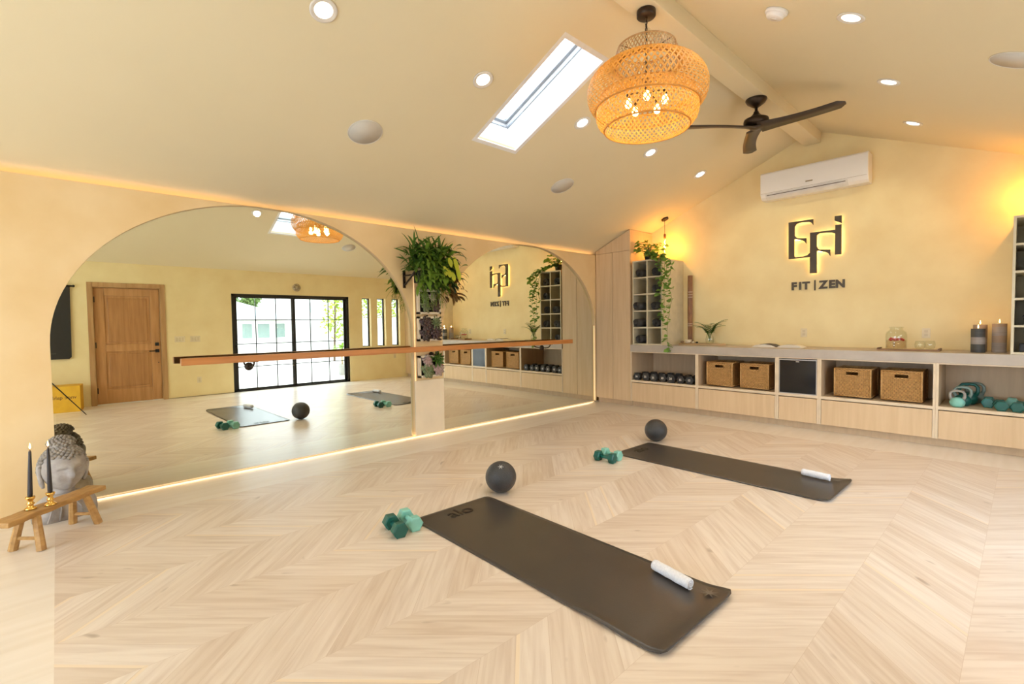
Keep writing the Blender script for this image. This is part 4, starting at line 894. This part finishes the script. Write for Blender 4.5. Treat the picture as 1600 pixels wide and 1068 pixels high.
def bust(loc, rz):
    t = thing('stone_bust', 'grey stone buddha head and shoulders behind the small bench', 'statue', loc, rz)
    # faces +x ; head centre z .34
    g = MB(); n, m = 48, 34; hc = Vector((.0, 0, .335)); vs = []
    def gs(a, b, s): return math.exp(-((a - b) / s) ** 2)
    for i in range(m + 1):
        ph = PI * i / m; z = -math.cos(ph); rr = math.sin(ph)
        for k in range(n):
            a = 2 * PI * k / n; x = rr * math.cos(a); y = rr * math.sin(a)
            px, py, pz = x * .135, y * .118, z * .155
            if z < 0: py *= 1 - .28 * (-z) ** 1.5; px *= 1 - .12 * (-z)
            f = max(0, x) ** 1.5
            px += 1.7 * f * (.030 * gs(y, 0, .12) * gs(z, -.22, .17) + .012 * gs(y, 0, .10) * gs(z, 0, .22) - .016 * (gs(y, .38, .2) + gs(y, -.38, .2)) * gs(z, .03, .10) + .010 * (gs(y, .38, .22) + gs(y, -.38, .22)) * gs(z, -.05, .06)
                       + .012 * (gs(y, .36, .26) + gs(y, -.36, .26)) * gs(z, .17, .06) + .013 * gs(y, 0, .26) * gs(z, -.52, .045) + .012 * gs(y, 0, .24) * gs(z, -.62, .05) - .010 * gs(y, 0, .28) * gs(z, -.57, .025) + .016 * gs(y, 0, .22) * gs(z, -.82, .1) + .008 * (gs(y, .5, .2) + gs(y, -.5, .2)) * gs(z, -.35, .2))
            vs.append((px + hc.x, py, pz + hc.z))
    fs = [(i * n + k, i * n + (k + 1) % n, (i + 1) * n + (k + 1) % n, (i + 1) * n + k) for i in range(m) for k in range(n)]
    g.add(vs, fs, True); g.lathe([(.062, .12), (.058, .17), (.062, .24)], 24, (-.015, 0, 0)); g.build('head', STONE, t)
    g = MB()
    # shoulders / base block
    prof = [(0, .165, .098), (.03, .168, .10), (.08, .165, .10), (.12, .150, .092), (.15, .11, .075), (.17, .075, .062)]
    vs = []; n = 32
    for z, ry, rx in prof:
        for k in range(n):
            a = 2 * PI * k / n; sx = abs(math.cos(a)) ** .75 * (1 if math.cos(a) > 0 else -1); sy = abs(math.sin(a)) ** .75 * (1 if math.sin(a) > 0 else -1); vs.append((sx * rx, sy * ry, z))
    fs = [(i * n + k, i * n + (k + 1) % n, (i + 1) * n + (k + 1) % n, (i + 1) * n + k) for i in range(len(prof) - 1) for k in range(n)] + [tuple(range(n))[::-1], tuple((len(prof) - 1) * n + k for k in range(n))]
    g.add(vs, fs, True)
    for q in (-.10, -.05, 0, .05, .10): g.tube([(.10, q * .6 - .02, .14), (.105, q, .08), (.102, q * 1.2, .01)], .006, 6)
    g.build('shoulders', STONE, t)
    for s in (-1, 1):
        g = MB(); g.tube(bez((-.005, s * .112, .385), (.01, s * .135, .33), (.0, s * .105, .225), 10), [.012, .016, .018, .017, .015, .013, .012, .013, .014, .013, .008], 10); g.build('ear', STONE, t)
    g = MB()
    for i in range(300):
        z = -.15 + 1.13 * (i + .5) / 300; a = i * 2.39996; rr = math.sqrt(max(0, 1 - z * z)); x = rr * math.cos(a); y = rr * math.sin(a)
        if x > .15 and z < .50 + .1 * abs(y): continue
        if z < .1 and x > -.05: continue
        g.sphere((hc.x + x * .140, y * .122, hc.z + z * .160), .0125, 8, 5)
    g.sphere((-.015, 0, .50), .068, 20, 12, (1, 1, .75))
    for i in range(70):
        z = (i + .5) / 70; a = i * 2.39996; rr = math.sqrt(1 - z * z); g.sphere((-.015 + rr * math.cos(a) * .070, rr * math.sin(a) * .070, .50 + z * .053), .010, 8, 5)
    g.build('curls', STONED, t); t.scale = (1.06, 1.06, 1.04)
bust((.30, .0, 0), .30)

# ------------------------------------------------------------------ door wall: wooden door, glass door, wall vent
d = B(W + .05, W + .09, DY0 + .012, DY1 - .012, .012, 2.06)
X = W + .05
g = MB(); y0, y1 = DY0 + .012, DY1 - .012; st = .14
g.box(X, X + .045, y0, y0 + st, .012, 2.055); g.box(X, X + .045, y1 - st, y1, .012, 2.055); g.box(X, X + .045, y0 + st, y1 - st, .012, .26); g.box(X, X + .045, y0 + st, y1 - st, .93, 1.06); g.box(X, X + .045, y0 + st, y1 - st, 1.92, 2.055)
g.box(X + .018, X + .03, y0 + st, y1 - st, .26, .93); g.box(X + .018, X + .03, y0 + st, y1 - st, 1.06, 1.92)
D1 = struct(g.build('door_1', DOORW, bevel=.004))
for (a, b) in ((.30, .89), (1.10, 1.88)): B(X + .006, X + .019, y0 + st + .045, y1 - st - .045, a, b).build('raised_panel', mat('door_panel_wood', (.45, .22, .075), .42, col2=(.33, .15, .05), scale=(22, 22, 1.8), detail=5), D1, bevel=.006)
g = MB(); g.box(W - .018, W - .0005, DY0 - .075, DY0, 0, 2.145); g.box(W - .018, W - .0005, DY1, DY1 + .075, 0, 2.145); g.box(W - .018, W - .0005, DY0, DY1, 2.07, 2.145); g.box(W, W + .1, DY0, DY0 + .01, 0, 2.07); g.box(W, W + .1, DY1 - .01, DY1, 0, 2.07); g.box(W, W + .1, DY0, DY1, 2.058, 2.07)
struct(g.build('trim_3', mat('casing_wood', (.46, .27, .11), .45, col2=(.36, .19, .07), scale=(22, 22, 1.8)), bevel=.002))
g = MB(); g.box(X - .012, X, 1.325, 1.385, 1.01, 1.07); g.build('deadbolt', BLACK, D1)
g = MB(); g.box(X - .012, X, 1.325, 1.385, .885, .945); g.tube([(X - .01, 1.355, .915), (X - .045, 1.355, .915), (X - .045, 1.23, .915)], .009, 8); g.build('door_handle', BLACK, D1)
g = MB().sphere((X - .004, 1.37, .70), .010, 10, 6); g.build('lock_stud', BLACK, D1)
for z in (.25, 1.05, 1.85): B(X - .006, X + .001, y0 - .006, y0 + .016, z - .05, z + .05).build('hinge', BLACK, D1)
struct(B(W, W + .2, DY0, DY1, 0.0, .011).build('trim_4', mat('white_sill', (.8, .78, .74), .4)))
struct(B(W + .097, W + .19, DY0 - .03, DY1 + .03, 0, 2.1).build('door_3', WHITE))
# glazed sliding door
g = MB(); X = W + .03; F = .055; ym = 3.83
g.box(X, X + .10, GY0, GY0 + F, 0, 2.02); g.box(X, X + .10, GY1 - F, GY1, 0, 2.02); g.box(X, X + .10, GY0, GY1, 1.965, 2.02); g.box(X, X + .10, GY0, GY1, 0, .03)
D2 = struct(g.build('door_2', BLACK))
for (a, b, xo) in ((GY0 + F, ym + .035, .02), (ym - .035, GY1 - F, .055)):
    g = MB(); g.box(X + xo, X + xo + .03, a, a + .05, .03, 1.965); g.box(X + xo, X + xo + .03, b - .05, b, .03, 1.965); g.box(X + xo, X + xo + .03, a, b, .03, .06); g.box(X + xo, X + xo + .03, a, b, 1.94, 1.965)
    for k in (1, 2): y = a + (b - a) * k / 3; g.box(X + xo + .005, X + xo + .025, y - .008, y + .008, .06, 1.94)
    for z in (.51, .985, 1.48): g.box(X + xo + .005, X + xo + .025, a, b, z - .008, z + .008)
    s = g.build('sliding_sash', BLACK, D2); B(X + xo + .012, X + xo + .016, a + .05, b - .05, .06, 1.94).build('pane', GLASS, s)
g = MB(); g.tube([(X - .001, GY0 + .08, .92 + .12 * k / 8) if k in (0, 8) else (X - .045, GY0 + .08, .92 + .12 * k / 8) for k in range(9)], .009, 8); g.lathe([(0, 0), (.02, 0), (.02, .01), (0, .01)], 12, (X - .01, GY0 + .08, .98), ax=0); g.build('door_handle', BLACK, D2)
struct(B(W - .012, W - .0005, DY1 + .076, GY0 - .001, 0, .012).build('baseboard_right', mat('thin_base', (.30, .24, .15), .6)))
t = thing('wall_medallion', 'small round ornament on the wall above the glass door', 'ornament', (W - .002, 3.89, 2.19))
g = MB()
for a in range(8): q = 2 * PI * a / 8; g.sphere((-.012, .065 * math.cos(q), .065 * math.sin(q)), .02, 10, 6)
g.sphere((-.02, 0, 0), .035, 12, 8); g.build('carving', mat('pale_bronze', (.45, .36, .22), .5), t); MB().lathe([(0, 0), (.085, 0), (.085, -.01), (0, -.012)], 28, ax=0).build('backplate', mat('pale_bronze', (.45, .36, .22)), t)
# things by the wooden door, seen in the mirror
t = thing('hanging_mat', 'black exercise mat hanging from a wall rod, seen in the mirror', 'yoga mat', (W - .03, -.14, 0))
pl = [(-.33, 2.06), (-.33, .87), (-.30, .838), (.28, .838), (.31, .87), (.325, 2.06)]; MB().prism(pl, 0, -.012, 0).build('mat_sheet', mat('hanging_mat_black', (.012, .011, .010), .5), t)
g = MB().tube([(-.02, -.42, 2.065), (-.02, .36, 2.065)], .016, 10); g.sphere((-.02, .37, 2.065), .022, 10, 6); g.sphere((-.02, -.43, 2.065), .022, 10, 6); g.box(-.02, .028, -.2, -.18, 2.05, 2.08); g.box(-.02, .028, .18, .20, 2.05, 2.08); g.build('rod', BLACK, t)
B(-.0135, -.012, -.06, .12, .93, .935).build('print', MATL, t)
t = thing('shipping_box', 'yellow cardboard box with brown writing beside the wooden door', 'box', (5.78, .03, 0), .12)
B(-.20, .20, -.30, .24, 0, .42).build('carton', mat('yellow_card', (.72, .40, .015), .6, col2=(.62, .33, .01)), t, bevel=.004)
text_mesh('vnoc qahll', .075, .0005, 'printed_text', mat('brown_ink', (.16, .07, .01), .6), t, Matrix.Translation((-.2006, .04, .24)) @ Matrix.Rotation(-PI / 2, 4, 'Z') @ Matrix.Rotation(PI / 2, 4, 'X'), .001)
t = thing('tripod', 'black tripod with a long thin leg, seen in the mirror', 'tripod', (0, 0, 0))
hub = Vector((5.06, -.62, 1.30))
for p in ((5.02, .29, 0), (5.75, -.95, 0), (4.35, -1.0, 0)):
    p = Vector(p); m_ = hub.lerp(p, .5); MB().tube([hub, m_, m_ + (p - m_) * .02, p + Vector((0, 0, .006))], [.014, .013, .009, .006], 8).build('leg', BLACK, t)
MB().lathe([(0, 1.27), (.04, 1.27), (.04, 1.34), (.02, 1.35), (.018, 1.45), (.03, 1.46), (.03, 1.475), (0, 1.475)], 16, (hub.x, hub.y, 0)).build('head', BLACK, t)

# ------------------------------------------------------------------ outside
struct(B(W + .2, 60, -40, 50, -.2, -.02).build('patio', mat('pale_concrete', (.62, .58, .55), .8, scale=(2, 2, 2))))
OW = mat('white_stucco', (.86, .85, .83), .8, scale=(3, 3, 3))
t = thing('garden_wall', 'white garden wall with a hedge rising behind it', 'wall', (0, 0, 0)); MB().box(12.4, 12.6, 8.2, 24, -.02, 1.62).build('wall_body', OW, t)
t = thing('hedge', 'yellow-green leafy hedge above the white garden wall', 'hedge', (13.6, 0, 0))
def leafcloud(mb, fn, n, s0, s1):
    for i in range(n):
        p = fn(); mb.leaf(p, (R.uniform(-1, 1), R.uniform(-1, 1), R.uniform(-.6, 1)), R.uniform(s0, s1), s0 * .7, .5, R.uniform(-1, 1), 2)
g = MB(); leafcloud(g, lambda: (R.uniform(-.5, .5), R.uniform(7.6, 18), R.uniform(.9, 3.4)), 5200, .14, .24); g.build('leaves', trans_mat('hedge_leaf', (.20, .32, .03), .3, (.42, .48, .06)), t)
g = MB()
for k in range(14): g.tube([(0, 7.9 + k * .75, -.02), (0, 8 + k * .75, 2.8)], .04, 6)
g.build('trunks', mat('hedge_bark', (.12, .08, .05), .8), t)
t = thing('house', 'pale neighbouring house with a grey hipped roof, through the glass door', 'house', (16, 0, 0))
B(0, 6, -2, 6.95, -.02, 1.66).build('wall_body', OW, t)
MB().add([(-.5, -2.5, 1.64), (6.5, -2.5, 1.64), (6.5, 7.3, 1.64), (-.5, 7.3, 1.64), (3, 0, 2.75), (3, 4.9, 2.75)], [(0, 3, 5, 4), (3, 2, 5), (2, 1, 4, 5), (1, 0, 4), (0, 1, 2, 3)]).build('roof', mat('grey_roof', (.42, .44, .46), .8, scale=(1, 20, 20)), t)
for a, b in ((4.35, 4.75), (5.27, 5.62), (5.83, 6.26), (6.48, 6.85)):
    f = B(-.03, .0, a - .04, b + .04, .86, 1.5).build('window', WHITE, t); B(-.04, -.03, a, b, .9, 1.46).build('pane', mat('window_grey_green', (.17, .24, .22), .3), f)
t = thing('white_building', 'tall white building with one upper window, behind the patio', 'building', (19, 0, 0))
MB().prism([(8.6, -.02), (19, -.02), (19, 3.6), (13, 5.0), (8.6, 3.3)], 0, 0, 6).build('wall_body', OW, t)
f = B(-.03, 0, 8.95, 9.45, 1.95, 2.55).build('window', WHITE, t); B(-.04, -.03, 9.0, 9.4, 2.0, 2.5).build('pane', mat('window_grey', (.3, .32, .33), .3), f)
def tree(loc, h, r, label, m):
    t = thing('garden_tree', label, 'tree', loc); MB().tube([(0, 0, 0), (.1, 0, h * .5), (0, .1, h * .8)], [.14, .11, .05], 8).build('trunk', mat('bark', (.14, .10, .07), .9), t); g = MB()
    def fn():
        a = R.uniform(0, 2 * PI); z = R.uniform(-1, 1); q = math.sqrt(1 - z * z) * R.uniform(.6, 1); return (q * math.cos(a) * r, q * math.sin(a) * r, h + z * r * .7)
    leafcloud(g, fn, 1500, .22, .36); g.build('leaves', m, t)
GT = trans_mat('tree_leaf', (.12, .22, .06), .3, (.22, .32, .10))
tree((25, 6.2, -.02), 3.6, 1.5, 'green tree behind the grey-roofed house, seen left in the glass door', GT); tree((27.5, 8.2, -.02), 3.4, 1.3, 'green tree between the house and the white building', GT)
t = thing('potted_palm', 'green leafy plant in a grey pot out on the patio', 'plant', (8.0, 5.74, -.02))
MB().lathe([(.09, 0), (.10, .01), (.15, .28), (.15, .30), (.13, .30), (.12, .26), (0, .26)], 20).build('pot', mat('grey_pot', (.35, .36, .36), .7), t); g = MB(); g.tube([(0, 0, .25), (.02, 0, .5), (0, 0, .75)], .03, 8); g.build('trunk', mat('palm_bark', (.5, .42, .3), .8), t); g = MB()
for k in range(34):
    a = k * 2.4; g.leaf((0, 0, .74), (math.cos(a), math.sin(a), R.uniform(.2, 1.2)), R.uniform(.28, .45), .05, 1.3, 0, 6)
g.build('leaves', LEAFM, t)
